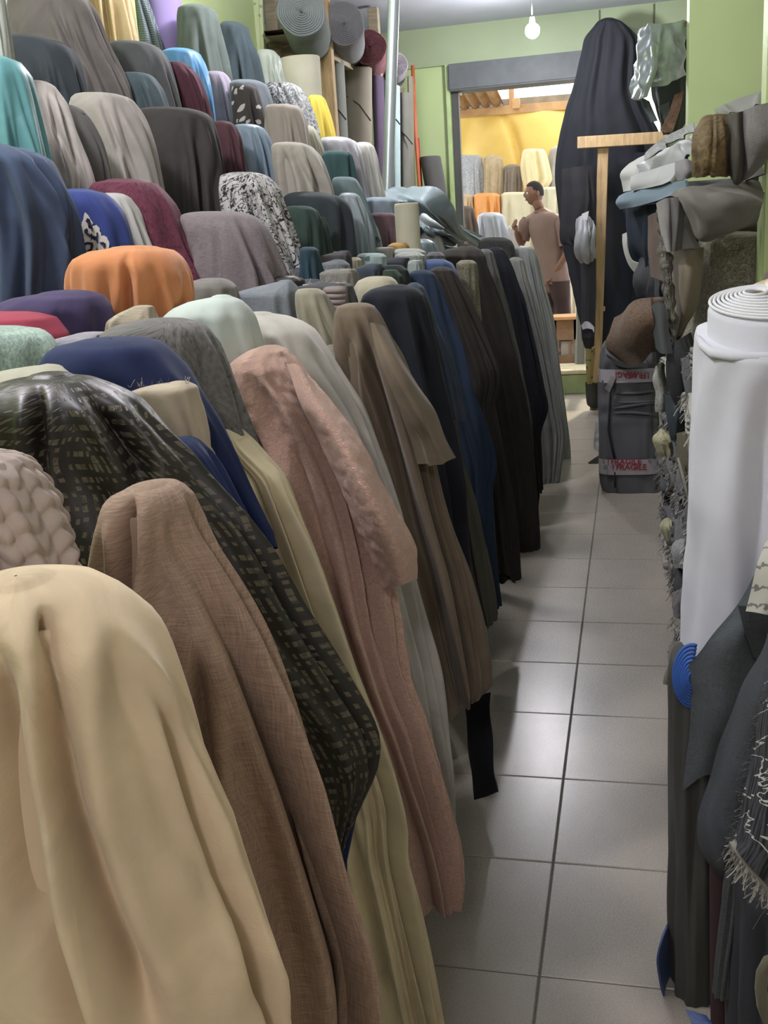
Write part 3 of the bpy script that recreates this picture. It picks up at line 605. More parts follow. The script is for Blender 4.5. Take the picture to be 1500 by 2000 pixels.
bolt('W23', 'small sage beige fleece roll tucked behind the grey-beige one', 'fuzz', '9B9480', 2.32, '675:638,655 682:631,664 700:628,674 760:635,694 850:650,722 960:680,760', group=G2, amp=.01)
bolt('W25', 'shimmering sage beige draped roll left of the olive brown one', 'velvet', '8F8A76', 2.42, '565:583,622 572:579,632 587:580,640 620:585,656 674:595,682 750:620,704 840:650,726 1000:700,770 1200:760,820 1450:830,872', group=G2, amp=.02)
bolt('W26', 'olive brown suede draped roll with wide folds reaching the floor', 'velvet', '6F614F', 2.2, '594:672,720 598:660,729 614:655,740 656:662,758 689:670,778 750:688,798 811:703,815 880:722,832 905:730,838 960:742,850 1039:755,872 1114:770,898 1235:800,922 1361:840,940 1375:870,925', group=G2, amp=.035, npl=11, hem=.02, vall=[([(712,640),(750,800),(800,1000),(850,1200)],9,.022),([(680,640),(700,800),(760,1050),(830,1300)],9,.018)])
link('cloth_flap', sheet_mesh('cloth_flap', [[(722, 630, 2.12), (735, 632, 2.12), (748, 640, 2.16)], [(745, 710, 2.10), (768, 708, 2.08), (790, 712, 2.14)], [(772, 780, 2.10), (804, 778, 2.07), (832, 782, 2.14)], [(796, 842, 2.11), (834, 842, 2.07), (868, 846, 2.14)], [(818, 905, 2.12), (856, 905, 2.09), (890, 894, 2.14)]], thick=.005, nu=36, nv=50, wr=.01, freq=12, seed=72, folds=2, famp=.01), fab('velvet', '6F614F'), DR['W26'][0])
bolt('W27', 'black draped roll with a rounded top right of the olive brown one', 'velvet', '1E2129', 2.75, '559:748,798 564:727,814 575:712,826 600:704,836 650:701,848 700:705,858 820:735,882 950:770,908 1117:815,916 1250:850,928', group=G2, amp=.02, rollcol='24262B')
sheet('torn black cloth piece trailing on the tiles below the olive brown roll', 'plain', '23242A', [[(905, 1365, 2.62), (935, 1358, 2.6), (958, 1352, 2.58)], [(912, 1440, 2.6), (940, 1438, 2.56), (962, 1436, 2.54)], [(918, 1520, 2.57), (942, 1515, 2.53), (964, 1506, 2.5)], [(928, 1562, 2.55), (946, 1556, 2.5), (975, 1546, 2.46)]], name='torn_cloth', wr=.015)
bolt('W28', 'slate blue draped roll just behind the black one', 'velvet', '3A4452', 2.95, '553:801,816 560:791,826 575:790,833 620:800,848 674:812,872 740:825,890 820:840,905', group=G2, amp=.015)
bolt('W29', 'narrow olive sage draped roll reaching far down beside the black one', 'plain', '57564A', 3.12, '640:830,850 690:840,858 800:858,886 895:872,897 1000:890,932 1100:902,954 1200:928,969 1218:938,966', group=G2, amp=.01, hem=.01)
bolt('W30', 'dark navy draped roll with a rounded shoulder, fifth along the front row', 'velvet', '25344A', 3.35, '529:808,838 534:798,848 560:797,862 620:805,879 680:818,902 750:832,918 810:850,942 865:862,962 905:875,969 960:892,955 1100:915,966 1180:930,972', group=G2, amp=.02)
bolt('W31', 'steel blue draped roll with a rounded top behind the dark navy one', 'velvet', '41557E', 4.1, '508:832,870 514:823,883 536:822,895 590:825,908', group=G2, amp=.015)
bolt('W32', 'dark brown-grey draped roll with a square hanging corner', 'velvet', '38332F', 3.8, '523:848,876 528:839,886 545:838,896 569:842,909 620:850,932 674:862,955 730:878,976 757:890,973 790:900,958 900:915,985 1000:930,1000 1130:950,1012', group=G2, amp=.02)
bolt('W34', 'pale brushed beige roll with glints, standing in the dark front row', 'crush', '6F6A58', 4.3, '509:899,924 514:892,931 590:898,936 680:908,945', group=G2, amp=.01)
bolt('W35', 'broad charcoal draped roll behind the brushed beige one', 'velvet', '37332F', 4.9, '483:892,930 488:870,938 500:852,946 545:860,960 605:880,979 680:900,1000 750:920,1021 850:940,1036 950:955,1046 1080:975,1050', group=G2, amp=.02)
bolt('W36', 'slim grey draped roll between the charcoal and the blue-black one', 'velvet', '5B5B57', 5.3, '487:940,955 492:936,962 530:940,973 600:950,992 700:970,1016 800:985,1034 950:1000,1050', group=G2, amp=.01)
bolt('W37', 'blue-black draped roll with a squared shoulder near the far end', 'velvet', '1F222A', 5.6, '484:960,978 488:952,985 500:951,991 530:955,1005 584:966,1024 635:978,1034 695:990,1049 750:1000,1061 800:1010,1070 845:1018,1052 960:1022,1058', group=G2, amp=.015)
bolt('W38', 'dark brown draped roll whose hem shows below the blue-black one', 'velvet', '2E2A27', 5.1, '640:955,985 700:962,1003 800:985,1031 880:1000,1047 955:1010,1056 1000:1008,1048 1130:1010,1046', group=G2, amp=.01)
bolt('W39', 'mid grey draped roll second from the far end of the front row', 'velvet', '7B7C78', 6.3, '503:1000,1014 508:991,1022 545:1000,1030 605:1010,1048 665:1022,1064 750:1034,1084 850:1048,1102 919:1058,1092 1000:1060,1080', group=G2, amp=.02)
bolt('W40', 'light grey draped roll with long folds at the far end of the front row', 'satin', '8B8F8C', 7.0, '482:1009,1036 486:1003,1042 500:1005,1048 560:1018,1060 620:1028,1075 689:1040,1087 808:1056,1103 870:1062,1108 935:1066,1111 960:1066,1100 1000:1066,1084', group=G2, amp=.03, npl=9)
bolt('W41', 'dark grey curly pile roll at the far end behind the charcoal one', 'terry', '4A4B4B', 6.8, '465:946,988 470:932,998 480:926,1003 520:926,1010', group=G3)
# --- field of flat tops behind the front row
fld = [
 ('F1', 'small grey taupe draped roll in front of the large mauve one', 'velvet', '77736D', 2.35, '546:388,440 551:369,448 560:362,457 610:364,468'),
 ('F2', 'pale mint white draped roll with a soft crease', 'plain', 'B4C0B8', 1.92, '580:418,448 588:378,464 602:346,475 620:326,486 660:322,500 715:330,512'),
 ('F3', 'charcoal folded bolt with a pale frayed edge', 'plain', '3E3F42', 2.75, '541:505,575 547:478,588 590:476,589'),
 ('F4', 'flat blue-grey bolt standing behind the pale grey-beige roll', 'linen', '7A8187', 2.5, '550:545,569 560:502,575 571:462,581 620:468,592 670:478,602'),
 ('F5', 'dark grey rounded roll behind the charcoal folded bolt', 'velvet', '4D5152', 3.05, '524:574,625 530:556,634 570:554,642'),
 ('F6', 'mid grey rounded roll below the petrol blue one', 'velvet', '646B6F', 3.25, '509:648,672 516:620,681 530:609,685 560:608,686'),
 ('F7', 'off white roll end showing behind the dark grey-brown bolt', 'plain', 'B2B5AC', 3.6, '492:640,660 500:623,665 530:622,667'),
 ('F8', 'dark grey-brown stiff bolt right of the petrol blue roll', 'plain', '4B494B', 3.4, '491:662,681 499:630,684 535:628,686'),
 ('F9', 'small cream roll squeezed beside the dark grey-brown bolt', 'plain', 'B5AC8E', 3.7, '503:686,698 508:683,703 535:683,705'),
 ('F10', 'pale teal roll with dark spots in the packed rows', 'floral', '9DB4B0', 3.85, '496:702,748 501:698,754 530:698,756'),
 ('F12', 'slate blue stiff bolt standing among grey ones', 'plain', '3F4852', 3.2, '516:716,744 524:694,747 585:696,750'),
 ('F13', 'grey beige flat bolt with a frayed top edge', 'linen', '85827A', 2.95, '527:642,693 533:627,696 600:640,699'),
 ('F14', 'grey rounded roll behind the layered bolt', 'velvet', '5A5F63', 2.95, '546:595,620 551:586,630 590:586,634'),
 ('F15', 'charcoal folded bolt with a light welt left of the cream velvet', 'velvet', '45474A', 2.62, '553:612,674 558:588,684 580:588,690 610:590,697'),
 ('F16', 'cream velvet draped roll behind the black one', 'velvet', 'ABA58C', 2.85, '542:714,764 548:701,772 560:695,779 610:692,787'),
 ('F17', 'black-green roll arching over a green one', 'velvet', '2B3230', 3.25, '519:752,784 528:748,796 575:748,806'),
 ('F18', 'forest green roll under the black-green one', 'velvet', '2C3D33', 3.15, '528:750,774 540:748,785 590:748,792'),
 ('F19', 'anthracite flat bolt on the packed rows', 'plain', '3A3D45', 3.9, '504:765,798 512:745,799 540:745,800'),
 ('F20', 'pale mint flat bolt beside the anthracite one', 'plain', '9DAAA6', 3.75, '509:801,821 514:799,823 545:799,826'),
 ('F21', 'stiff beige bolt under the upright cream roll', 'plain', 'A1A095', 4.2, '484:732,768 488:727,769 520:726,770'),
 ('F22', 'golden orange roll top left of the upright cream roll', 'velvet', 'B68E4C', 4.3, '475:766,795 480:758,799 505:757,800'),
 ('F23', 'pale sage roll right of the stiff beige bolt', 'velvet', '9CA199', 4.25, '487:775,822 492:770,830 520:770,832'),
 ('F24', 'mottled grey-green roll in the packed rows', 'crush', '8B9088', 4.05, '494:778,820 499:772,829 530:772,832'),
 ('F25', 'blue-grey satin roll right of the upright cream roll', 'satin', '74858A', 4.75, '468:806,838 474:800,848 500:800,857'),
 ('F26', 'mauve grey roll beside the steel blue one', 'velvet', '6F6D70', 4.6, '493:838,862 499:833,868 520:833,870'),
 ('F27', 'light grey fleece roll below the pale blue folded cloths', 'fuzz', '9B9E99', 5.1, '456:826,852 462:822,860 495:822,871'),
 ('F28', 'grey satin roll end beside the fleece roll', 'satin', '8A9292', 5.4, '478:856,885 483:852,893 500:852,896'),
]
for k, lab, kd, c, md, ol in fld:
    bolt(k, lab, kd, c, md, ol, group=G3, n=3.4 if 'bolt' in lab else 2.4, name='folded_fabric_bolt' if 'bolt' in lab else 'draped_fabric_roll', cat='fabric bolt' if 'bolt' in lab else 'fabric roll', amp=.008, npl=5, hem=.004)
ly = bolt('F15b', 'brown-mauve layered bolt end wedged behind the sage beige roll', 'linen', '7E716E', 2.56, '560:639,671 565:636,674 630:640,680', group=G3, name='folded_fabric_bolt', cat='fabric bolt', n=4, amp=.004)
for q in range(4):
    a = onY(637, 568 + q * 11, 2.56 - .075); b_ = onY(675, 568 + q * 11, 2.56 - .075)
    tube('layer', [a, (a + b_) / 2 + np.array([0, -.008, .0]), b_], .008, fab('linen', '8A7D7A'), ly, 8)
for k, pts in (('F3', ((479, 548), (520, 544), (575, 541), (586, 548))), ('F13', ((628, 534), (660, 529), (692, 527))), ('F15', ((592, 558), (640, 554), (674, 554)))):
    t_ = DR[k]; yy = t_[2]['y'] - .03
    tube('cut_edge', [tuple(onY(a, b, yy)) for a, b in pts], .0035, fab('fuzz', 'B9B5A8'), t_[0], 8)
    fringe(t_[0], [tuple(onY(a, b, yy)) for a, b in pts], fab('plain', 'C3BFB2'), random.Random(7), 50, .014, (0, -.3, .5), .0006)
# embroidered crown-like motif on the royal blue roll
def project_poly(polys, target, y0, lift, m, name, parent, sub=3):
    bvh = BVHTree.FromObject(target, bpy.context.evaluated_depsgraph_get()) if False else BVHTree.FromPolygons([v.co.copy() for v in target.data.vertices], [tuple(p.vertices) for p in target.data.polygons])
    bm = bmesh.new()
    for poly in polys:
        vs = [bm.verts.new(Vector(onY(a, b, y0 - .25))) for a, b in poly]
        f = bm.faces.new(vs)
    bmesh.ops.triangulate(bm, faces=bm.faces[:]); bmesh.ops.subdivide_edges(bm, edges=bm.edges[:], cuts=sub, use_grid_fill=True)
    C0 = Vector((0, 0, HC))
    for v in bm.verts:
        d = (v.co - C0).normalized(); h = bvh.ray_cast(C0, d)
        if h[0] is not None: v.co = h[0] - d * lift
        else: v.co = C0 + d * ((y0 - .1) / d.y)
    bmesh.ops.triangulate(bm, faces=bm.faces[:])
    return bm_obj(name, bm, m, parent, True)
def cp(s):
    out = []
    for t in s.split(): a, b = t.split(','); out.append((float(a) / 3.333, 350 + float(b) / 3.333))
    return out
def blob(cx, cy, rx, ry, n=14, w=0.12, seed=0):
    r_ = random.Random(seed); return [((cx + math.cos(2 * math.pi * i / n) * rx * (1 + r_.uniform(-w, w))) / 3.333, 350 + (cy + math.sin(2 * math.pi * i / n) * ry * (1 + r_.uniform(-w, w))) / 3.333) for i in range(n)]
white = [cp('553,214 575,235 590,262 606,285 600,300 570,300 545,300 530,285 542,262 545,238'), blob(548, 318, 32, 34, seed=1), blob(572, 345, 36, 26, seed=2), blob(622, 335, 28, 38, seed=3), blob(640, 362, 18, 30, seed=9),
 blob(562, 388, 32, 26, seed=4), blob(562, 428, 36, 36, seed=5), blob(608, 440, 26, 52, seed=6), blob(668, 392, 34, 28, seed=7), blob(688, 425, 26, 38, seed=8), blob(652, 452, 22, 44, seed=10), blob(590, 492, 36, 32, seed=11), blob(676, 482, 30, 24, seed=12), blob(726, 486, 12, 9, seed=13)]
darkp = [cp('568,252 586,262 592,292 606,318 600,345 590,318 574,288 556,275'), cp('548,330 566,318 574,332 566,348 588,362 598,350 604,372 628,372 628,345 640,350 634,392 618,400 596,385 568,362 550,352'), cp('545,415 572,408 604,412 610,436 600,462 585,470 566,462 590,452 592,430 570,424 552,436'), cp('646,412 672,408 690,420 684,448 670,446 676,428 656,424'), cp('630,440 642,470 640,500 628,500 626,470'), cp('568,478 590,470 600,488 590,500 574,495'), cp('672,466 694,458 702,480 690,488')]
W2o = DR['W2']
mo = project_poly(white, W2o[1], W2o[2]['y'], .003, fab('fuzz', 'CFCBC2'), 'embroidered_motif', W2o[0]); mo['label'] = 'off white embroidered crown-like motif'
mo2 = project_poly(darkp, W2o[1], W2o[2]['y'], .0055, fab('velvet', '23263A'), 'motif_cutout', W2o[0])
# ================================================================ pale blue folded cloths lying across the packed rolls
sheet('long silvery blue cloth trailing diagonally over the packed rolls', 'satin', '93A5AA', [[(712, 385, 5.6), (735, 374, 5.6), (765, 370, 5.65), (785, 372, 5.8)], [(760, 398, 5.3), (795, 385, 5.3), (822, 385, 5.4), (835, 388, 5.6)], [(815, 425, 5.5), (838, 418, 5.4), (855, 415, 5.5), (868, 412, 5.7)], [(850, 448, 5.9), (870, 446, 5.8), (885, 444, 5.8), (898, 440, 5.9)], [(885, 470, 6.2), (905, 470, 6.1), (925, 468, 6.1), (945, 462, 6.2)]], cat='cloth', name='trailing_cloth', folds=7, famp=.03, nu=60, nv=60, wr=.02, seed=3)
sheet('grey-blue satin cloth folded beneath the silvery blue one', 'satin', '7D8F95', [[(816, 420, 5.15), (830, 428, 5.1), (850, 436, 5.1)], [(816, 445, 5.05), (838, 452, 5.0), (870, 455, 5.1)], [(830, 462, 5.2), (850, 468, 5.15), (900, 470, 5.3)], [(850, 478, 5.4), (880, 482, 5.35), (920, 478, 5.5)]], cat='cloth', name='folded_cloth', folds=4, famp=.02, wr=.02, seed=5)
sheet('white rolled-over cloth edge lying above the grey-blue satin', 'satin', 'B4BFC0', [[(818, 428, 5.0), (824, 418, 5.0), (834, 420, 5.05)], [(838, 442, 5.0), (846, 434, 4.98), (856, 438, 5.0)], [(862, 452, 5.05), (868, 446, 5.0), (872, 450, 5.05)]], cat='cloth', name='folded_cloth', wr=.01, seed=8)
sheet('pale misty cloth draped over a roll behind the misty blue one', 'satin', '8FA0A5', [[(716, 392, 5.2), (740, 378, 5.25), (775, 380, 5.3)], [(716, 402, 5.15), (742, 392, 5.15), (778, 394, 5.2)]], cat='cloth', name='folded_cloth', wr=.01, folds=3, seed=11)

# ================================================================ wooden rack at the back left
rk = thing('wooden_rack', 'rough timber rack with one high shelf at the back left', 'rack', (-2.3, 8.0, 0))
bar('post', (*onX(632, 60, -1.98)[:2], 0), (*onX(632, 60, -1.98)[:2], 3.3), .10, .07, M_wood, rk)
bar('post', (*onX(533, 40, -2.32)[:2], 0), (*onX(533, 40, -2.32)[:2], 3.3), .08, .07, M_wood2, rk)
bar('post', (*onX(738, 170, -1.98)[:2], 0), (*onX(738, 170, -1.98)[:2], 3.3), .08, .07, M_wood2, rk)
bar('rail', (-2.02, 7.22, 2.80), (-2.02, 9.75, 2.80), .05, .09, M_wood2, rk)
bar('rail', (-2.9, 7.15, 2.78), (-1.98, 7.15, 2.80), .07, .05, M_wood2, rk)
for q in range(4): boxo('shelf_board', (-2.88 + q * .22, 7.18, 2.845), (-2.67 + q * .22, 9.75, 2.87), M_wood2, rk, .003)
bx = [onY(520, 62, 6.9), onY(590, 54, 6.9), onY(625, 76, 7.15)]
sheet('loose warped board lying level behind the rack post', 'plain', '8F846F', [[(516, 66, 6.6), (552, 62, 6.6), (592, 55, 6.6)], [(534, 78, 7.1), (580, 78, 7.1), (624, 76, 7.1)]], cat='board', name='loose_board', thick=.03, wr=.0, nu=10, nv=6)
def rackroll(lab, kd, c, px, py, rpx, x1, seed, c2=None):
    e = onX(px, py, x1); r = rpx * np.linalg.norm(e - CAMP) / F
    lying_roll(lab, kd, c, (x1 - .22, e[1] + .9, e[2]), tuple(e), r, group='thick rolls lying on the high rack shelf', seed=seed, layers=9, col2=c2)
rackroll('thick grey-green roll with wound end lying on the loose board, leftmost', 'plain', '6F7876', 588, 22, 42, -1.86, 1)
rackroll('thick grey roll with ribbed end, second from left on the shelf', 'plain', '7E7F83', 672, 46, 36, -1.84, 2)
rackroll('thick dusky red patterned roll on the high rack shelf', 'brocade', '7E4650', 722, 92, 30, -1.86, 3, '8C5A60')
rackroll('smaller mottled grey roll at the right end of the shelf', 'crush', '878088', 773, 126, 21, -1.86, 4)
roll('RB1', 'tall grey-green roll standing right behind the rack post', 'plain', '7C7E76', 7.6, '117:648,670 290:660,678', z0=0, ry=.09, group='tall rolls standing under the shelf')
roll('RB2', 'tall beige roll tied with cord, under the middle of the shelf', 'plain', '8A8272', 8.0, '134:668,726 300:672,724', z0=0, ry=.1, group='tall rolls standing under the shelf')
roll('RB3', 'tall aubergine purple roll next to the beige one', 'plain', '5A4A62', 8.3, '150:727,748 320:735,752', z0=0, ry=.09, group='tall rolls standing under the shelf')
roll('RB4', 'tall dark blue roll seen beside the steel pipe', 'plain', '475060', 8.7, '160:745,764 320:748,765', z0=0, ry=.09, group='tall rolls standing under the shelf')
roll('RB5', 'tall pale turquoise roll right of the steel pipe', 'plain', '9DB6B6', 8.5, '168:768,780 375:768,783', z0=0, ry=.08, group='tall rolls standing under the shelf')
roll('RB6', 'tall khaki grey roll with a dark cord near the orange stick', 'plain', '77766C', 9.0, '182:781,800 380:783,803', z0=0, ry=.09, group='tall rolls standing under the shelf')
roll('RB7', 'tall drab beige roll leaning next to the orange stick', 'plain', '85806F', 9.2, '150:797,806 380:800,812', z0=0, ry=.08, group='tall rolls standing under the shelf')
for pts, k_ in ((((650, 208), (662, 216), (676, 234)), 'RB1'), (((678, 188), (702, 205), (724, 236)), 'RB2'), (((783, 256), (795, 268), (806, 282)), 'RB6'), (((769, 230), (776, 236), (781, 243)), 'RB5')):
    inf = DR[k_][2]; tube('cord', [tuple(onY(a, b, inf['y'] - (.105 if i == 1 else .085))) for i, (a, b) in enumerate(pts)], .006, simple('dark_cord', '3F3B36', .8), DR[k_][0], 6)
p0 = onY(770, -30, 6.0); p1 = onY(757, 372, 5.95)
st = tube('steel_pipe', [tuple(p0 + (p0 - p1) * .35), tuple(p0), tuple(p1), tuple(p1 - (p0 - p1) * 1.9)], .032, M_steel, seg=20); tag(st, 'shiny grey steel pipe running from floor to ceiling', 'pipe')
orange_stick = tube('orange_stick', [tuple(onY(806, 128, 9.3)), tuple(onY(812, 260, 9.25)), tuple(onY(820, 375, 9.2)), (float(onY(824, 500, 9.1)[0]), 9.1, .02)], .016, simple('orange_plastic', 'B5603C', .5), seg=10); tag(orange_stick, 'thin orange stick leaning against the far green wall', 'stick')
tag(tube('red_stick', [tuple(onY(815, 270, 9.35)), tuple(onY(822, 372, 9.3)), (float(onY(826, 500, 9.2)[0]), 9.2, .02)], .018, simple('red_plastic', '9E3B30', .5), seg=10), 'short red stick beside the orange one', 'stick')
roll('RB8', 'dark grey roll leaning against the green pillar by the door', 'plain', '53524F', 9.3, '306:820,860 470:850,888', z0=0, ry=.12)
bolt('RB9', 'rounded beige roll beside the dark grey leaning one', 'plain', '8C887B', 8.2, '376:800,812 381:796,817 410:796,819', group=G3)
bolt('RB10', 'white-topped grey bundle between the beige roll and the dark grey one', 'plain', '6B6663', 8.6, '381:818,834 388:817,836 412:816,838', group=G3)
# electric cable hanging down the left wall and cloth strip
sheet('narrow pale printed curtain strip on the left wall corner', 'floral', 'B7C294', [[(490, -40, 6.66), (512, -40, 6.66)], [(494, 40, 6.66), (514, 40, 6.66)], [(499, 98, 6.66), (516, 98, 6.66)]], col2='8F9A78', cat='curtain', name='curtain_strip', wr=.01, folds=2, famp=.01)

# ================================================================ lamp
lt = thing('ceiling_lamp', 'glaring white bulb in a short holder under the far beam', 'lamp', (-.745, 8.45, 3.32))
lp = onY(1040, 60, 8.45); lp = Vector(lp)
bm = bmesh.new(); bmesh.ops.create_cone(bm, segments=24, radius1=.05, radius2=.035, depth=.06, cap_ends=True, matrix=Matrix.Translation((lp.x, lp.y, CE - .03))); bm_obj('ceiling_rose', bm, simple('white_plastic', 'DADAD6', .4), lt)
tube('stem', [(lp.x, lp.y, CE - .05), (lp.x, lp.y, lp.z + .07)], .008, M_dark, lt)
bm = bmesh.new(); bmesh.ops.create_cone(bm, segments=20, radius1=.024, radius2=.018, depth=.05, cap_ends=True, matrix=Matrix.Translation((lp.x, lp.y, lp.z + .07))); bm_obj('bulb_socket', bm, simple('white_plastic', 'DADAD6', .4), lt)
bm = bmesh.new(); bmesh.ops.create_uvsphere(bm, u_segments=20, v_segments=14, radius=.055, matrix=Matrix.Translation(lp)); bm_obj('bulb', bm, simple('lit_bulb', 'F4FAFF', .3, emit=220.), lt, True)
fx = thing('ceiling_fan', 'dark ceiling fan hub with slim blades near the bulb', 'fan', (-.9, 7.2, 3.32)) if False else None

# ================================================================ right side: timber frame and hangings
Yf = 9.0
fr = thing('timber_frame', 'pale sawn timber post with a crossbar and a short bracket', 'frame', tuple(onY(1163, 795, Yf)))
bar('post', tuple(onY(1162, 797, Yf)), tuple(onY(1179, 268, Yf)), .085, .085, M_wood, fr)
bar('crossbar', tuple(onY(1128, 279, Yf - .06)), tuple(onY(1306, 268, Yf - .06)), .05, .09, M_wood, fr)
bar('bracket', tuple(onY(1140, 588, Yf)), tuple(onY(1162, 587, Yf)), .05, .05, M_wood, fr)
bar('bracket', tuple(onY(1166, 603, Yf + .02)), tuple(onY(1182, 603, Yf + .02)), .04, .04, M_wood, fr)
# black cloth draped over a tall support
bolt('BK', 'tall black cloth draped over a high support, hanging behind the timber post', 'plain', '26282E', 9.38, '37:1178,1200 42:1168,1212 55:1158,1228 75:1140,1246 100:1137,1248 140:1128,1246 180:1118,1248 215:1106,1262 250:1098,1284 300:1086,1300 330:1084,1302 480:1098,1300 700:1150,1300', amp=.02, ry=.09, npl=8, name='draped_black_cloth', cat='cloth', roll=False, hem=.03, around=100)
sheet('dark navy cloth hanging to the floor behind the wrapped bundle', 'plain', '1E2530', [[(1186, 300, 9.3), (1240, 298, 9.27), (1300, 296, 9.25)], [(1186, 480, 9.27), (1240, 480, 9.25), (1296, 480, 9.22)], [(1180, 640, 9.27), (1235, 640, 9.25), (1290, 640, 9.22)], [(1172, 760, 9.25), (1228, 762, 9.22), (1286, 764, 9.2)]], name='hanging_cloth', folds=5, famp=.02, seed=2)
sheet('silver satin cloth gathered in bright folds high on the right', 'metal', 'A9B6B5', [[(1243, 62, 6.9), (1262, 52, 6.75), (1285, 47, 6.7), (1312, 43, 6.75), (1350, 38, 6.9)], [(1246, 105, 6.85), (1262, 98, 6.62), (1290, 100, 6.6), (1318, 100, 6.72), (1350, 95, 6.85)], [(1236, 150, 6.82), (1256, 150, 6.6), (1288, 148, 6.58), (1316, 140, 6.7), (1348, 132, 6.85)], [(1234, 188, 6.8), (1252, 196, 6.62), (1275, 178, 6.6), (1310, 158, 6.7), (1346, 145, 6.85)]], name='hanging_cloth', folds=8, famp=.045, nu=80, nv=60, wr=.03, freq=14, seed=12, thick=.006)
sheet('small silver fold hanging under the satin gathers', 'satin', '5F6A6A', [[(1248, 188, 6.85), (1268, 198, 6.8)], [(1262, 214, 6.85), (1274, 212, 6.8)], [(1272, 238, 6.85), (1284, 236, 6.8)]], name='hanging_cloth', folds=2, famp=.02)
sheet('dark grey and dusty pink striped cloth hanging below the silver satin', 'plain', '4C4F4C', [[(1275, 62, 6.94), (1310, 52, 6.94), (1345, 44, 6.94)], [(1270, 165, 7.1), (1310, 150, 7.05), (1345, 130, 7.1)], [(1276, 205, 7.05), (1312, 200, 6.95), (1345, 190, 7.05)], [(1286, 245, 7.05), (1308, 252, 6.98), (1340, 235, 7.05)], [(1296, 260, 7.05), (1305, 262, 7.0), (1325, 258, 7.05)]], name='hanging_cloth', folds=3, famp=.02)
sheet('dusty pink band of cloth under the silver satin', 'crush', '8E6B62', [[(1318, 185, 6.93), (1336, 178, 6.95)], [(1304, 225, 6.92), (1328, 212, 6.94)], [(1292, 252, 6.92), (1316, 250, 6.94)], [(1300, 259, 6.93), (1312, 258, 6.95)]], name='hanging_cloth')
sheet('small pale blue-grey tip showing beside the dusty pink band', 'plain', '70777C', [[(1286, 208, 6.96), (1308, 198, 6.95)], [(1294, 226, 6.96), (1306, 222, 6.95)], [(1298, 238, 6.96), (1300, 238, 6.95)]], name='hanging_cloth')
tag(bar('support_rod', (.06, 6.90, 2.655), (.60, 6.90, 2.665), .03, .03, M_wood), 'wooden rod fixed behind the right green pier, hidden by silver satin', 'rod')
bar('tall_post', (-.05, 9.5, 0), (-.18, 9.42, 3.08), .05, .05, M_wood2, fr)
# clothes hanging on the left of the post
sheet('black garment hanging left of the timber post', 'plain', '303034', [[(1098, 330, 8.8), (1130, 325, 8.75), (1165, 322, 8.8)], [(1096, 400, 8.8), (1132, 395, 8.72), (1166, 392, 8.78)], [(1094, 470, 8.8), (1128, 455, 8.72), (1164, 448, 8.78)], [(1110, 480, 8.8), (1136, 490, 8.72), (1164, 492, 8.78)]], name='hanging_garment', cat='garment', folds=4, famp=.025, seed=21)
sheet('pale grey bundled garment gathered in swags beside the timber post', 'satin', '8A8C90', [[(1126, 428, 8.66), (1142, 420, 8.6), (1160, 430, 8.66)], [(1123, 455, 8.6), (1142, 455, 8.5), (1162, 452, 8.6)], [(1124, 490, 8.58), (1142, 492, 8.48), (1163, 488, 8.58)], [(1133, 510, 8.62), (1148, 516, 8.56), (1160, 512, 8.62)]], name='hanging_garment', cat='garment', folds=5, famp=.03, wr=.02, seed=22)
sheet('black trousers hanging from the timber post bracket', 'plain', '34353A', [[(1134, 505, 8.72), (1150, 505, 8.66), (1164, 505, 8.72)], [(1136, 560, 8.72), (1150, 560, 8.66), (1162, 560, 8.72)], [(1136, 640, 8.72), (1148, 640, 8.66), (1160, 640, 8.72)], [(1142, 672, 8.72), (1150, 676, 8.68), (1158, 672, 8.72)]], name='hanging_trousers', cat='garment', folds=3, famp=.02, seed=23)
sheet('small white paper scrap sticking out above the bundled garment', 'plain', 'C9C9CC', [[(1136, 418, 8.58), (1150, 412, 8.58)], [(1140, 432, 8.57), (1147, 430, 8.57)]], name='paper_scrap', cat='paper', wr=.0)
sheet('khaki camouflage cloth hanging low on the timber post', 'floral', '8A7D44', [[(1143, 678, 8.72), (1153, 682, 8.66), (1162, 680, 8.7)], [(1144, 700, 8.72), (1153, 702, 8.64), (1160, 700, 8.7)], [(1145, 730, 8.72), (1153, 732, 8.64), (1158, 730, 8.7)], [(1147, 748, 8.72), (1152, 750, 8.66), (1156, 748, 8.7)]], col2='4E4A2E', name='hanging_cloth', folds=2, famp=.02)
tb = thing('black_bag', 'small black bag with white top hooked on the timber post', 'bag', tuple(onY(1148, 672, 8.6)))
link('bag_body', sheet_mesh('bag_body', [[(1138, 640, 8.6), (1158, 645, 8.55)], [(1140, 660, 8.58), (1158, 662, 8.52)], [(1146, 678, 8.6), (1157, 678, 8.56)]], thick=.05, nu=14, nv=14), fab('plain', '26272C'), tb)
link('bag_lining', sheet_mesh('bag_lining', [[(1138, 636, 8.58), (1146, 628, 8.55), (1159, 640, 8.55)], [(1140, 644, 8.56), (1150, 642, 8.53), (1159, 650, 8.53)]], thick=.03, nu=14, nv=10), fab('plain', 'A9A9B0'), tb)
sheet('dark rolled mat standing on its end behind the timber post foot', 'plain', '3B3A35', [[(1146, 746, 8.95), (1160, 748, 8.9), (1166, 748, 8.95)], [(1148, 780, 8.95), (1160, 784, 8.9), (1166, 786, 8.95)], [(1150, 790, 8.95), (1158, 795, 8.92), (1166, 796, 8.95)]], name='folded_mat', cat='mat', thick=.04)
bundle_y = 6.16
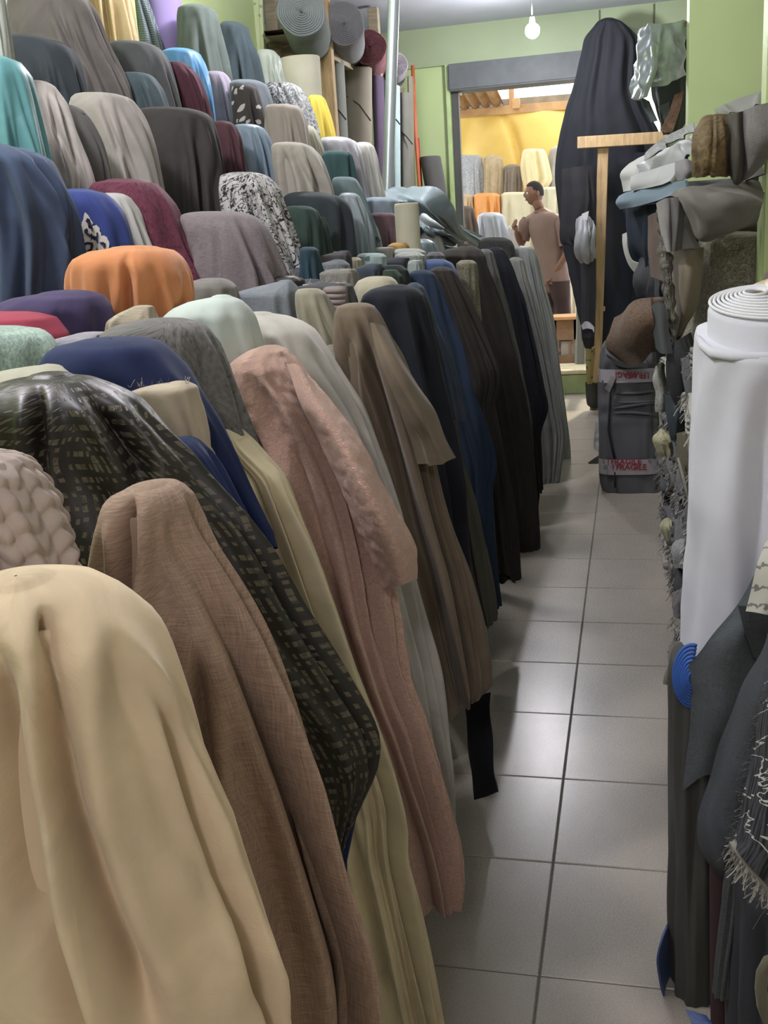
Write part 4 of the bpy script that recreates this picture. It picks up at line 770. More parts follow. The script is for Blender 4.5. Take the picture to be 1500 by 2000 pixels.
# wrapped bundle
bt = thing('wrapped_bundle', 'grey cloth bundle bound with white tape printed FRAGILE, standing on the tiles', 'bundle', (float(onY(1226, 955, bundle_y)[0]), bundle_y, 0))
o_ = parse('668:1180,1268 675:1176,1276 690:1172,1280 760:1169,1284 850:1169,1288 925:1172,1292 945:1174,1294 958:1182,1290')
me, inf = drape_mesh('bundle_body', o_, bundle_y, random.Random(5), ry=.14, n=4.2, amp=.004, npl=4, hem=0, around=160, step=.006, ryg=0, wing=0)
bb = link('bundle_body', me, fab('plain', '5B5C5F'), bt)
for v in me.vertices:   # soft horizontal creases pressed by the tape
    z = v.co.z; v.co.y += .0; k_ = .006 * math.sin(z * 55 + 2.5 * mnoise.noise(Vector((v.co.x * 6, z * 3, 1)))) * smoothstep((z - .35) / .15) * (1 if v.co.y < bundle_y else 0); v.co.y += k_
bx0 = inf['x']
def band(name, py0, py1, m, parent, off=.006):
    za = onY(1228, py0, bundle_y)[2]; zb = onY(1228, py1, bundle_y)[2]
    rows = []
    for z in (za, (za + zb) / 2, zb):
        row = []
        for i in range(72):
            t = 2 * math.pi * i / 72; c_, s_ = math.cos(t), math.sin(t)
            pyy = py0 + (py1 - py0) * ((za - z) / (za - zb + 1e-9)); A = onY(1171.5, pyy, bundle_y)[0]; B = onY(1288.5, pyy, bundle_y)[0]
            hw = (B - A) / 2 + off; e = 2 / 4.2
            row.append(((A + B) / 2 + hw * math.copysign(abs(c_) ** e, c_), bundle_y + (.147 + off) * math.copysign(abs(s_) ** e, s_), z))
        rows.append(row)
    P = np.array(rows); uv = np.zeros((3, 73, 2)); uv[:, :, 0] = np.linspace(0, 1, 73); uv[:, :, 1] = np.array([0, .5, 1])[:, None]
    return link(name, grid_mesh(name, P, uv, True), m, parent), za, zb
M_tape = simple('white_packing_tape', 'A9A4A8', .25, spec=.6, nscale=60, var=.06)
M_red = simple('red_print', '8A2A36', .5)
def word(txt, px, py, hpx, y, parent, m, flip=False, ital=.0, zoff=0):
    cu = bpy.data.curves.new('lettering', 'FONT'); cu.body = txt; h = hpx * (y + .15) / F; cu.size = h * 1.38; cu.extrude = .0008; cu.shear = ital; cu.offset = h * .03
    tmp = bpy.data.objects.new('tmp', cu); me = bpy.data.meshes.new_from_object(tmp); bpy.data.objects.remove(tmp); bpy.data.curves.remove(cu)
    R = Matrix.Rotation(math.radians(90), 4, 'X')
    if flip: R = Matrix.Rotation(math.radians(180), 4, 'Y') @ R
    me.transform(Matrix.Translation(onY(px, py, y)) @ R); me.name = 'lettering'
    return link('lettering', me, m, parent, False)
b1, za, zb = band('tape_band', 887, 916, M_tape, bt); b2, _, _ = band('tape_band', 714, 740, M_tape, bt)
fy = bundle_y - .162
word('FRAGILE', 1193, 907, 11, fy, b1, M_red); word('FRAGILE', 1203, 918, 11, fy - .002, b1, M_red); word('E', 1176, 905, 9, fy, b1, simple('grey_print', '6C6A70', .5)); word('E', 1178, 917, 9, fy, b1, simple('grey_print', '6C6A70', .5))
word('!', 1186, 908, 10, fy, b1, M_red); word('!', 1195, 918, 10, fy, b1, M_red); word('E', 1266, 904, 9, fy, b1, simple('grey_print', '6C6A70', .5))
word('FRAGI', 1262, 728, 10, fy, b2, M_red, True); word('FRAGI', 1242, 726, 10, fy - .001, b2, M_red, True); word('!', 1268, 729, 10, fy, b2, M_red, True)
tube('seam', [tuple(onY(a, b, bundle_y - .15)) for a, b in ((1203, 738), (1192, 770), (1188, 840), (1194, 870), (1200, 896))], .006, fab('plain', '2E2F31'), bt, 8)
tube('seam', [tuple(onY(a, b, bundle_y - .15)) for a, b in ((1201, 922), (1201, 952))], .005, fab('plain', '2E2F31'), bt, 8)
for q, (a, b_, c_, d_) in enumerate(((1200, 768, 1284, 762), (1200, 782, 1284, 786), (1198, 795, 1282, 790), (1198, 806, 1280, 812))):
    tube('crease_ridge', [tuple(onY(a + (c_ - a) * s, b_ + (d_ - b_) * s + 3 * math.sin(3.1 * s + q), bundle_y - .146)) for s in (0, .25, .5, .75, 1)], [.003, .008, .009, .008, .003], fab('plain', '5B5C5F'), bt, 8)
link('tied_strap', sheet_mesh('tied_strap', [[(1194, 732, bundle_y - .18), (1203, 738, bundle_y - .185)], [(1187, 748, bundle_y - .19), (1196, 754, bundle_y - .19)], [(1181, 758, bundle_y - .18), (1190, 766, bundle_y - .18)]], nu=10, nv=14), fab('linen', '8B8886'), bt)
sheet('dark grey cloth corner jutting from behind the wrapped bundle', 'plain', '4A4A46', [[(1148, 904, 6.5), (1158, 897, 6.5), (1172, 888, 6.45)], [(1150, 906, 6.5), (1160, 906, 6.5), (1174, 905, 6.45)]], name='loose_cloth', nu=12, nv=6)
sheet('white plastic wrapping showing behind the wrapped bundle', 'satin', 'B9BBB8', [[(1163, 825, 6.5), (1172, 822, 6.5)], [(1160, 860, 6.5), (1172, 860, 6.5)], [(1159, 880, 6.5), (1172, 884, 6.5)]], name='plastic_wrap', cat='plastic', wr=.03, freq=20)
sheet('grey cloth flap over the top of the wrapped bundle', 'plain', '6E7073', [[(1182, 668, 6.0), (1215, 678, 5.95), (1250, 690, 5.95)], [(1184, 690, 5.96), (1215, 700, 5.9), (1262, 706, 5.9)], [(1188, 700, 5.98), (1212, 716, 5.93), (1266, 718, 5.92)]], name='loose_cloth', seed=6, wr=.02)
# ================================================================ right side: piles of folded bolts and draped pieces
GP = 'folded fabric bolts piled along the right wall'
rnd = random.Random(77)
cols = ['6E6C6A', '5B5A5C', '8C8878', '4A4C50', '7D7B78', '9A968C', '565A60', '8F8A78', '3E3F42', '77736E', 'A5A29A', '60605E']
colw = {'6E6C6A': 'mid grey', '5B5A5C': 'slate grey', '8C8878': 'olive beige', '4A4C50': 'charcoal', '7D7B78': 'ash grey', '9A968C': 'pale stone', '565A60': 'blue-grey', '8F8A78': 'sand', '3E3F42': 'near black', '77736E': 'taupe grey', 'A5A29A': 'off white', '60605E': 'dark grey'}
M_thread = [fab('fuzz', c) for c in ('A9A69C', '8A8880', '6A6A6C')]
ordn = ['floor level', 'second layer', 'third layer', 'fourth layer', 'fifth layer', 'sixth layer', 'seventh layer', 'eighth layer', 'ninth layer', 'tenth layer', 'eleventh layer', 'twelfth layer', 'thirteenth layer', 'fourteenth layer', 'fifteenth layer', 'sixteenth layer', 'seventeenth layer', 'eighteenth layer', 'topmost layer']
stackn = ['behind the white roll', 'nearest the aisle front', 'second from the front', 'third from the front', 'fourth from the front', 'by the wrapped bundle']
ys = [2.74, 3.42, 3.92, 4.42, 4.92, 5.42]
for si, yc in enumerate(ys):
    z = 0.; L_ = 0
    top = (1.12, 1.12, 1.58, 1.58, 1.12, .75)[si]
    while z < top:
        r2 = rnd.uniform(.045, .062); r1 = .235 if si else .22; c = rnd.choice(cols)
        x1 = .155 + .012 * (yc - 3) * -0.4 + rnd.uniform(-.02, .03)
        if L_ == 0: x1 += .015
        t = lying_roll('%s folded bolt with frayed end, %s of the stack %s' % (colw[c], ordn[min(L_, 18)], stackn[si]), 'linen', c, (.90, yc + rnd.uniform(-.02, .02), z + r2), (x1, yc + rnd.uniform(-.02, .02), z + r2), r1, group=GP, name='folded_fabric_bolt', cat='fabric bolt', r2=r2, layers=3, seed=L_ + si * 20)
        pts = [(x1 + .004, yc + math.cos(a) * r1 * .9, z + r2 + math.sin(a) * r2 * .8) for a in np.linspace(math.pi, 0, 9)]
        fringe(t, pts, M_thread[(L_ + si) % 3], rnd, 70, .032, (-.35, -.1, -.8), .0016, .5)
        z += r2 * 2 + .002; L_ += 1
# bits of cloth poking out of the pile towards the aisle
def poke(lab, kd, c, pts, y, **k): sheet(lab, kd, c, [[(a, b, y + dy) for a, b, dy in r] for r in pts], name='cloth_scrap', cat='cloth scrap', group='crumpled scraps poking out of the right-hand pile', **k)
poke('cream crumpled scrap low in the right pile', 'crush', '8E8A6A', [[(1290, 1018, 0), (1303, 1012, -.05), (1316, 1020, -.1)], [(1287, 1030, 0), (1302, 1030, -.12), (1320, 1035, -.1)], [(1296, 1044, 0), (1306, 1052, -.1), (1320, 1055, -.08)], [(1304, 1062, 0), (1312, 1066, -.05), (1318, 1066, 0)]], 3.65, folds=4, famp=.012)
poke('olive cream bunched scrap halfway up the right pile', 'crush', '918C68', [[(1280, 850, 0), (1290, 838, -.05), (1298, 842, -.1)], [(1272, 858, 0), (1292, 858, -.14), (1312, 862, -.1)], [(1280, 876, 0), (1296, 880, -.12), (1316, 884, -.1)], [(1286, 890, 0), (1300, 892, -.08), (1312, 892, 0)]], 3.5, folds=5, famp=.015)
poke('blue-grey scrap hanging over the right pile', 'plain', '3F474F', [[(1296, 770, 0), (1318, 775, -.05), (1342, 798, -.05)], [(1298, 810, 0), (1320, 812, -.1), (1342, 820, -.05)], [(1302, 842, 0), (1320, 846, -.08), (1340, 842, -.03)], [(1310, 856, 0), (1318, 860, -.05), (1324, 848, 0)]], 3.2, folds=3, famp=.01)
poke('brown-grey scrap with white torn edge below the blue-grey one', 'linen', '6F6858', [[(1322, 846, 0), (1342, 842, -.03)], [(1324, 880, 0), (1346, 885, -.05)], [(1332, 930, 0), (1346, 928, -.03)], [(1342, 975, 0), (1347, 972, 0)]], 3.0)
poke('thin white torn strip beside the brown-grey scrap', 'plain', 'B5B3A8', [[(1322, 895, 0), (1326, 893, 0)], [(1333, 940, 0), (1338, 938, 0)], [(1343, 978, 0), (1346, 978, 0)]], 2.95)
poke('pale cream cloth end next to the white roll', 'plain', 'A8A594', [[(1342, 835, 0), (1362, 836, 0)], [(1344, 880, 0), (1360, 880, 0)], [(1348, 905, 0), (1358, 900, 0)]], 2.9)
poke('white fluffy scrap in the lower right pile', 'fuzz', 'A3A5A3', [[(1322, 1060, 0), (1334, 1056, -.04), (1342, 1062, 0)], [(1318, 1080, 0), (1332, 1078, -.08), (1343, 1084, 0)], [(1322, 1105, 0), (1334, 1108, -.06), (1342, 1106, 0)]], 3.2, folds=4, famp=.015, wr=.02)
poke('grey roll end poking out low in the right pile', 'plain', '77767A', [[(1318, 1158, 0), (1328, 1152, -.05), (1340, 1156, 0)], [(1314, 1180, 0), (1328, 1180, -.08), (1340, 1184, 0)], [(1318, 1206, 0), (1328, 1208, -.06), (1338, 1206, 0)]], 3.1)
poke('pale shredded scrap high in the right pile', 'crush', '8F8F88', [[(1278, 715, 0), (1292, 706, -.05), (1300, 712, -.05)], [(1274, 740, 0), (1288, 735, -.1), (1302, 738, -.05)], [(1284, 770, 0), (1294, 765, -.1), (1304, 772, -.05)], [(1282, 800, 0), (1292, 805, -.06), (1298, 800, 0)]], 3.6, folds=4, famp=.012, wr=.02)
poke('dark tangled scrap under the curly pile roll', 'linen', '3A3B3E', [[(1292, 660, 0), (1320, 665, -.1), (1350, 650, -.1)], [(1296, 700, 0), (1322, 705, -.1), (1362, 700, -.05)], [(1306, 740, 0), (1330, 750, -.08), (1362, 745, 0)], [(1320, 790, 0), (1340, 800, -.05), (1360, 800, 0)]], 3.15, folds=6, famp=.02, wr=.02)
poke('grey crumpled scrap beside the top of the white roll', 'plain', '65666B', [[(1330, 700, 0), (1345, 695, -.05), (1368, 680, 0)], [(1336, 750, 0), (1350, 750, -.06), (1366, 740, 0)], [(1344, 810, 0), (1354, 812, -.05), (1364, 810, 0)]], 2.85, folds=3, famp=.01)
# --- upper pile
Yp = 3.25
t_ = bolt('R15', 'grey-brown curly fleece lying in a wide block on the right pile', 'terry', '9A927F', Yp + .12, '455:1385,1487 462:1372,1489 470:1369,1489 540:1367,1489 600:1355,1489 650:1345,1485 676:1320,1440', amp=.004, npl=2, n=5, ry=.2, roll=False, hem=0, name='folded_fleece', cat='fabric bolt', base=1.1, around=140)
sheet('tan folded cloth wedged left of the curly fleece', 'velvet', '7A6F5C', [[(1306, 492, 3.2), (1340, 486, 3.1), (1372, 484, 3.15)], [(1308, 540, 3.2), (1340, 540, 3.05), (1370, 540, 3.1)], [(1314, 600, 3.2), (1335, 600, 3.08), (1360, 600, 3.1)], [(1318, 650, 3.2), (1325, 655, 3.15), (1330, 650, 3.15)]], name='folded_cloth', thick=.008, seed=31)
sheet('fuzzy tweed edge strip hanging down the corner of the right pile', 'terry', '7B776C', [[(1283, 398, 3.12), (1292, 400, 3.1), (1296, 402, 3.1)], [(1290, 480, 3.12), (1298, 482, 3.08), (1306, 484, 3.1)], [(1296, 560, 3.12), (1305, 560, 3.06), (1312, 560, 3.1)], [(1306, 630, 3.12), (1314, 632, 3.06), (1320, 630, 3.08)], [(1312, 678, 3.12), (1316, 680, 3.08), (1322, 668, 3.08)]], name='cloth_edge', thick=.008, wr=.014, freq=40, nv=80)
sheet('light grey velvet end left of the creased taupe cloth', 'velvet', '85827F', [[(1286, 396, 3.1), (1300, 389, 3.04), (1312, 387, 3.06)], [(1292, 440, 3.1), (1303, 440, 3.02), (1310, 440, 3.04)], [(1300, 490, 3.1), (1308, 492, 3.04), (1316, 490, 3.06)]], name='folded_cloth', thick=.008)
sheet('brown-grey folded cloth end next to the light grey velvet', 'velvet', '5F5C5A', [[(1308, 388, 3.08), (1322, 386, 3.0), (1336, 388, 3.04)], [(1310, 440, 3.06), (1322, 440, 2.98), (1334, 440, 3.02)], [(1308, 492, 3.08), (1318, 490, 3.02), (1330, 488, 3.06)]], name='folded_cloth', thick=.008)
sheet('light grey triangle of cloth between the two taupe pieces', 'plain', '908D8C', [[(1336, 420, 3.12), (1341, 420, 3.12)], [(1334, 450, 3.1), (1353, 452, 3.1)], [(1332, 486, 3.08), (1368, 484, 3.08)]], name='folded_cloth', nu=12, nv=14)
sheet('creased taupe linen cloth laid over the top of the right pile', 'velvet', '6A6660', [[(1310, 382, 3.1), (1330, 368, 3.05), (1370, 362, 3.05), (1430, 352, 3.05), (1490, 365, 3.1)], [(1332, 392, 2.98), (1350, 390, 2.9), (1385, 388, 2.88), (1435, 385, 2.88), (1492, 392, 2.95)], [(1342, 420, 2.97), (1365, 425, 2.88), (1400, 420, 2.86), (1440, 415, 2.88), (1488, 418, 2.95)], [(1356, 448, 2.98), (1372, 460, 2.92), (1400, 452, 2.9), (1440, 444, 2.92), (1482, 432, 2.98)], [(1366, 464, 3.0), (1378, 466, 2.98), (1402, 458, 2.96), (1438, 450, 2.98), (1474, 440, 3.0)]], name='folded_cloth', thick=.008, nu=80, nv=60, wr=.014, freq=12, folds=0, seed=41)
sheet('mustard brown corduroy cloth hanging on the top right pile', 'cord', '6B5836', [[(1356, 262, 3.1), (1372, 232, 3.05), (1395, 226, 3.05), (1424, 224, 3.08)], [(1353, 290, 3.0), (1375, 270, 2.92), (1400, 262, 2.92), (1426, 262, 2.98)], [(1354, 315, 3.0), (1376, 312, 2.9), (1400, 310, 2.9), (1426, 310, 2.96)], [(1356, 344, 3.02), (1378, 345, 2.94), (1402, 344, 2.94), (1428, 344, 3.0)]], name='folded_cloth', thick=.008, folds=7, famp=.008, nu=60, nv=40, wr=.01, seed=42)
sheet('dark olive strip of cloth between the corduroy and the grey wool', 'velvet', '4A463D', [[(1424, 224, 3.02), (1440, 220, 2.96), (1456, 216, 3.0)], [(1426, 290, 2.96), (1440, 288, 2.9), (1454, 286, 2.94)], [(1428, 340, 2.98), (1440, 345, 2.92), (1454, 335, 2.96)], [(1434, 358, 3.0), (1440, 359, 2.98), (1448, 355, 2.98)]], name='folded_cloth', thick=.008)
sheet('grey wool cloth hanging at the right edge over the pile', 'linen', '6F6D6A', [[(1452, 216, 2.98), (1476, 208, 2.9), (1520, 196, 2.9)], [(1454, 270, 2.94), (1476, 262, 2.86), (1522, 250, 2.86)], [(1454, 320, 2.94), (1476, 305, 2.88), (1520, 280, 2.88)], [(1446, 356, 2.98), (1462, 345, 2.94), (1500, 305, 2.94)]], name='folded_cloth', thick=.008, seed=43)
sheet('pale grey cloth corner under the grey wool', 'plain', '8B8884', [[(1448, 358, 3.05), (1480, 325, 3.05), (1510, 300, 3.05)], [(1456, 352, 3.0), (1480, 345, 3.0), (1510, 335, 3.0)]], name='folded_cloth')
sheet('charcoal cloth filling the gap above the creased taupe linen', 'plain', '37363A', [[(1446, 354, 3.15), (1480, 342, 3.15), (1520, 330, 3.15)], [(1450, 375, 3.1), (1480, 375, 3.1), (1520, 375, 3.1)]], name='folded_cloth')
sheet('long grey cloth sloping down along the green wall to the pile', 'plain', '84857F', [[(1395, 214, 3.4), (1450, 190, 3.3), (1530, 168, 3.2)], [(1400, 226, 3.3), (1452, 206, 3.2), (1530, 186, 3.1)], [(1410, 236, 3.25), (1456, 218, 3.15), (1530, 200, 3.05)]], name='folded_cloth', folds=3, famp=.02)
sheet('grey mottled cloth sloping left from the corduroy over the white cloths', 'crush', '7F8180', [[(1356, 240, 3.5), (1330, 252, 3.7), (1290, 272, 3.9), (1262, 300, 4.1)], [(1358, 258, 3.4), (1332, 268, 3.6), (1294, 290, 3.8), (1258, 318, 4.0)]], name='folded_cloth', folds=3, famp=.02, seed=44)
sheet('white-grey cloth falling in long folds over the left of the pile', 'satin', '9EA0A2', [[(1356, 262, 3.35), (1325, 280, 3.5), (1280, 305, 3.8), (1248, 330, 4.0)], [(1357, 280, 3.3), (1325, 298, 3.45), (1282, 325, 3.75), (1240, 350, 3.95)], [(1357, 300, 3.3), (1330, 310, 3.4), (1284, 340, 3.7), (1234, 372, 3.9)]], name='folded_cloth', folds=5, famp=.025, seed=45, thick=.01)
sheet('bright white cloth corner jutting left under the grey folds', 'plain', 'BEBFBB', [[(1236, 316, 4.1), (1258, 306, 4.1), (1275, 300, 4.0)], [(1214, 338, 4.1), (1245, 330, 4.0), (1275, 322, 3.9)], [(1216, 356, 4.1), (1240, 352, 4.0), (1270, 345, 3.9)], [(1220, 374, 4.1), (1236, 372, 4.0), (1262, 366, 3.9)]], name='folded_cloth', thick=.01, seed=46)
sheet('white cotton cloth folded flat above the blue-grey fold', 'plain', 'B2B3B4', [[(1234, 346, 3.8), (1280, 330, 3.6), (1322, 316, 3.45)], [(1234, 362, 3.75), (1280, 350, 3.55), (1322, 340, 3.4)], [(1236, 372, 3.75), (1278, 365, 3.55), (1312, 356, 3.4)]], name='folded_cloth', thick=.008, seed=47)
sheet('mauve grey small folded cloth next to the corduroy', 'plain', '838085', [[(1320, 316, 3.3), (1338, 312, 3.2), (1352, 318, 3.2)], [(1320, 335, 3.25), (1338, 334, 3.15), (1353, 336, 3.15)], [(1324, 352, 3.25), (1338, 350, 3.15), (1352, 344, 3.2)]], name='folded_cloth', thick=.008)
fb = sheet('blue-grey cloth folded into a rounded loop sticking out to the left', 'plain', '6E8290', [[(1210, 384, 3.9), (1250, 368, 3.7), (1296, 362, 3.5), (1340, 352, 3.3)], [(1204, 396, 3.85), (1250, 386, 3.65), (1298, 380, 3.45), (1340, 370, 3.28)], [(1212, 408, 3.85), (1250, 402, 3.65), (1286, 392, 3.48), (1320, 384, 3.3)]], name='folded_cloth', thick=.008, seed=48)
sheet('navy cloth hanging below the blue-grey loop', 'plain', '1F2A3A', [[(1214, 408, 4.0), (1250, 402, 3.8), (1284, 398, 3.6)], [(1218, 440, 4.0), (1250, 440, 3.8), (1286, 440, 3.6)], [(1224, 480, 4.0), (1252, 482, 3.8), (1288, 490, 3.6)], [(1238, 505, 4.0), (1258, 510, 3.85), (1290, 545, 3.6)]], name='hanging_cloth', folds=3, famp=.02)
sheet('crumpled white paper strip sticking out under the navy cloth', 'plain', 'BDBEB8', [[(1212, 458, 4.05), (1225, 452, 4.0)], [(1214, 480, 4.05), (1222, 478, 4.0)], [(1226, 512, 4.05), (1236, 506, 4.0)], [(1250, 540, 4.0), (1254, 520, 3.95)], [(1256, 565, 3.95), (1262, 555, 3.9)]], name='paper_strip', cat='paper', wr=.02, nu=8)
sheet('dark grey crumpled cloth above the brown roll bundle', 'plain', '3E4046', [[(1238, 510, 3.9), (1262, 500, 3.8), (1285, 520, 3.6)], [(1236, 545, 3.9), (1262, 545, 3.75), (1290, 560, 3.6)], [(1242, 580, 3.9), (1265, 575, 3.8), (1292, 600, 3.6)]], name='folded_cloth', folds=4, famp=.03, wr=.03)
sheet('rust brown folded cloth end behind the tweed edge strip', 'velvet', '5E4B3E', [[(1268, 422, 3.5), (1284, 415, 3.4), (1294, 425, 3.3)], [(1268, 480, 3.5), (1282, 480, 3.4), (1296, 485, 3.3)], [(1274, 540, 3.5), (1286, 545, 3.4), (1300, 550, 3.3)]], name='folded_cloth', thick=.008)
# brown rolls lying, ends towards the viewer left
def roll_px(lab, kd, c, a, ya, b, yb, rpx, seed, **k):
    A = onY(a[0], a[1], ya); B = onY(b[0], b[1], yb); lying_roll(lab, kd, c, tuple(A), tuple(B), rpx * yb / F, seed=seed, **k)
roll_px('brown felt roll with a flap poking out left of the pile, upper one', 'fuzz', '7A6350', (1300, 600), 3.75, (1250, 608), 3.3, 24, 3, group='brown felt rolls on the right pile')
roll_px('larger brown felt roll jutting into the aisle below the upper one', 'fuzz', '6B5644', (1300, 655), 3.75, (1238, 650), 3.2, 38, 4, group='brown felt rolls on the right pile')
sheet('brown felt flap hanging from the felt rolls with a stitched edge', 'fuzz', '6F5846', [[(1204, 622, 3.25), (1235, 592, 3.15), (1270, 580, 3.1)], [(1196, 650, 3.22), (1235, 630, 3.08), (1276, 620, 3.05)], [(1190, 678, 3.25), (1235, 670, 3.1), (1278, 655, 3.08)], [(1212, 702, 3.3), (1245, 712, 3.18), (1272, 690, 3.15)]], name='felt_flap', cat='cloth', thick=.012, nu=40, nv=40, wr=.02)
sheet('slate grey flat cloth standing between felt rolls and tweed edge', 'plain', '54565A', [[(1272, 600, 3.08), (1286, 590, 3.05), (1300, 596, 3.05)], [(1276, 640, 3.08), (1290, 640, 3.04), (1304, 640, 3.05)], [(1282, 680, 3.08), (1296, 690, 3.04), (1312, 690, 3.05)]], name='folded_cloth', thick=.012)

# ================================================================ white roll and what stands around it
Yw = 2.0
def tilt(o):
    for v in o.data.vertices: v.co.z += .15 * (v.co.y - Yw) * smoothstep((v.co.z - 1.15) / .1)
wt = bolt('WH', 'thick white cotton roll standing upright at the right, its cloth hanging in soft creases', 'plain', 'C9C9D4', Yw, '655:1366,1640 665:1362,1645 760:1358,1646 900:1352,1648 1000:1348,1650 1100:1343,1652 1200:1340,1652 1290:1337,1652 1400:1338,1650 1480:1336,1650 1535:1326,1640 1560:1370,1600', ry=.15, amp=.016, npl=7, n=2.3, hem=.015, name='white_fabric_roll', base=0., around=180, step=.01, wrn=.008)
wi = DR['WH'][2]
e0 = onY(1382, 628, Yw); e1 = onY(1640, 628, Yw); rr = (e1[0] - e0[0]) / 2; cxw = (e0[0] + e1[0]) / 2; zt = onY(1500, 592, Yw)[2]
tilt(DR['WH'][1]); tilt(link('wound_layers', roll_mesh('wound_layers', rr, .138, zt - .08, zt, cxw, Yw, 64, True), fab('plain', 'C9C9D4'), wt))
for q in range(9):
    f_ = .97 - q * .1
    pts = [(cxw + rr * f_ * math.cos(a) - .012 * q * .3, Yw + .138 * f_ * math.sin(a) + .004 * q, zt + .004 + q * .0012) for a in np.linspace(0, 2 * math.pi, 50)]
    tilt(tube('wound_edge', pts, .003, fab('plain', 'D8D8DE'), wt, 6))
tilt(tube('rolled_fold', [tuple(onY(a, b, Yw - .14 + dy)) for a, b, dy in ((1364, 656, .12), (1374, 664, .07), (1392, 672, .035), (1430, 674, .01), (1480, 674, .0), (1560, 672, .0), (1640, 660, .1))], [.005, .008, .009, .009, .009, .009, .006], fab('plain', 'C9C9D4'), wt, 12))
sheet('cream gold cloth scarf looped over the back of the white roll', 'satin', 'B3A06A', [[(1434, 582, 2.3), (1462, 562, 2.25), (1500, 548, 2.2), (1540, 540, 2.2)], [(1436, 592, 2.2), (1458, 585, 2.1), (1498, 572, 2.08), (1540, 566, 2.08)], [(1440, 600, 2.2), (1470, 600, 2.12), (1492, 590, 2.1), (1530, 585, 2.1)]], name='scarf', thick=.008, folds=3, famp=.012)
sheet('mauve brown cloth corner above the cream gold scarf', 'plain', '5E504E', [[(1492, 535, 2.3), (1530, 500, 2.3)], [(1488, 560, 2.2), (1530, 560, 2.2)], [(1496, 572, 2.15), (1530, 575, 2.15)]], name='folded_cloth')
ys_ = 1.8
sheet('slate grey canvas draped diagonally across the white roll, hem pointed', 'linen', '4C5155', [[(1496, 1100, ys_), (1530, 1060, ys_), (1600, 1010, ys_)], [(1442, 1182, ys_ - .02), (1500, 1170, ys_ - .04), (1600, 1150, ys_)], [(1385, 1255, ys_ - .02), (1450, 1260, ys_ - .06), (1560, 1300, ys_)], [(1338, 1316, ys_ + .02), (1420, 1340, ys_ - .05), (1520, 1400, ys_)], [(1349, 1360, ys_ + .01), (1415, 1400, ys_ - .05), (1500, 1460, ys_)], [(1344, 1440, ys_ + .01), (1400, 1460, ys_ - .04), (1480, 1510, ys_)], [(1336, 1543, ys_ + .01), (1385, 1512, ys_ - .02), (1440, 1540, ys_)]], nu=50, nv=70, wr=.012, thick=.005, seed=51)
sheet('triangular turned-up corner of the slate grey canvas', 'linen', '3A3D41', [[(1441, 1183, ys_ - .07), (1495, 1186, ys_ - .07), (1560, 1190, ys_ - .07)], [(1455, 1235, ys_ - .08), (1500, 1240, ys_ - .08), (1560, 1245, ys_ - .07)], [(1472, 1284, ys_ - .08), (1500, 1295, ys_ - .08), (1560, 1310, ys_ - .07)]], nu=16, nv=16, wr=.004)
sheet('second slate grey canvas hanging in a rounded fold with torn hem', 'linen', '41454A', [[(1502, 1236, 1.66), (1530, 1220, 1.6), (1580, 1200, 1.62)], [(1458, 1340, 1.68), (1500, 1340, 1.58), (1560, 1330, 1.6)], [(1415, 1450, 1.7), (1460, 1460, 1.6), (1530, 1460, 1.6)], [(1374, 1570, 1.72), (1425, 1580, 1.6), (1500, 1590, 1.6)], [(1367, 1612, 1.72), (1418, 1640, 1.6), (1480, 1650, 1.6)], [(1374, 1650, 1.72), (1415, 1690, 1.62), (1460, 1700, 1.62)], [(1404, 1706, 1.7), (1420, 1722, 1.66), (1440, 1724, 1.66)]], nu=50, nv=80, wr=.012, thick=.006, seed=52)
sheet('off white cloth with thin grey stripes hanging at the right edge', 'stripe', 'B5B1A6', [[(1502, 1060, 1.62), (1530, 1050, 1.6), (1580, 1040, 1.6)], [(1484, 1105, 1.6), (1530, 1100, 1.56), (1580, 1100, 1.56)], [(1470, 1160, 1.6), (1520, 1160, 1.55), (1580, 1160, 1.55)], [(1461, 1194, 1.6), (1500, 1200, 1.56), (1580, 1215, 1.56)]], col2='6E6B68', nu=30, nv=40, thick=.008, name='hanging_cloth')
bs = sheet('black cloth with white brush strokes and a fringed hem at the right edge', 'brush', '26272A', [[(1500, 1330, 1.52), (1540, 1300, 1.48), (1620, 1290, 1.5)], [(1478, 1420, 1.52), (1520, 1410, 1.46), (1610, 1400, 1.48)], [(1458, 1530, 1.52), (1505, 1530, 1.45), (1600, 1520, 1.47)], [(1440, 1620, 1.52), (1490, 1640, 1.45), (1590, 1660, 1.46)], [(1428, 1640, 1.52), (1465, 1690, 1.46), (1560, 1790, 1.46)]], col2='C9C7C0', nu=50, nv=60, thick=.006, wr=.012, name='hanging_cloth', seed=53)
hem = [tuple(onY(a, b, 1.5 - .04 * i / 5)) for i, (a, b) in enumerate(((1430, 1642), (1445, 1668), (1465, 1692), (1485, 1715), (1505, 1738), (1530, 1765)))]
tube('hem_cord', hem, .006, fab('fuzz', '9C998E'), bs, 8)
fringe(bs, hem, fab('fuzz', '9A978B'), random.Random(9), 260, .03, (-.35, -.15, -.6), .0011, .35)
fringe(bs, [tuple(onY(a, b, 1.5)) for a, b in ((1430, 1642), (1440, 1620), (1458, 1530), (1478, 1420), (1500, 1330))], fab('fuzz', '5A5955'), random.Random(10), 160, .012, (-.8, -.1, -.1), .0006, .4)
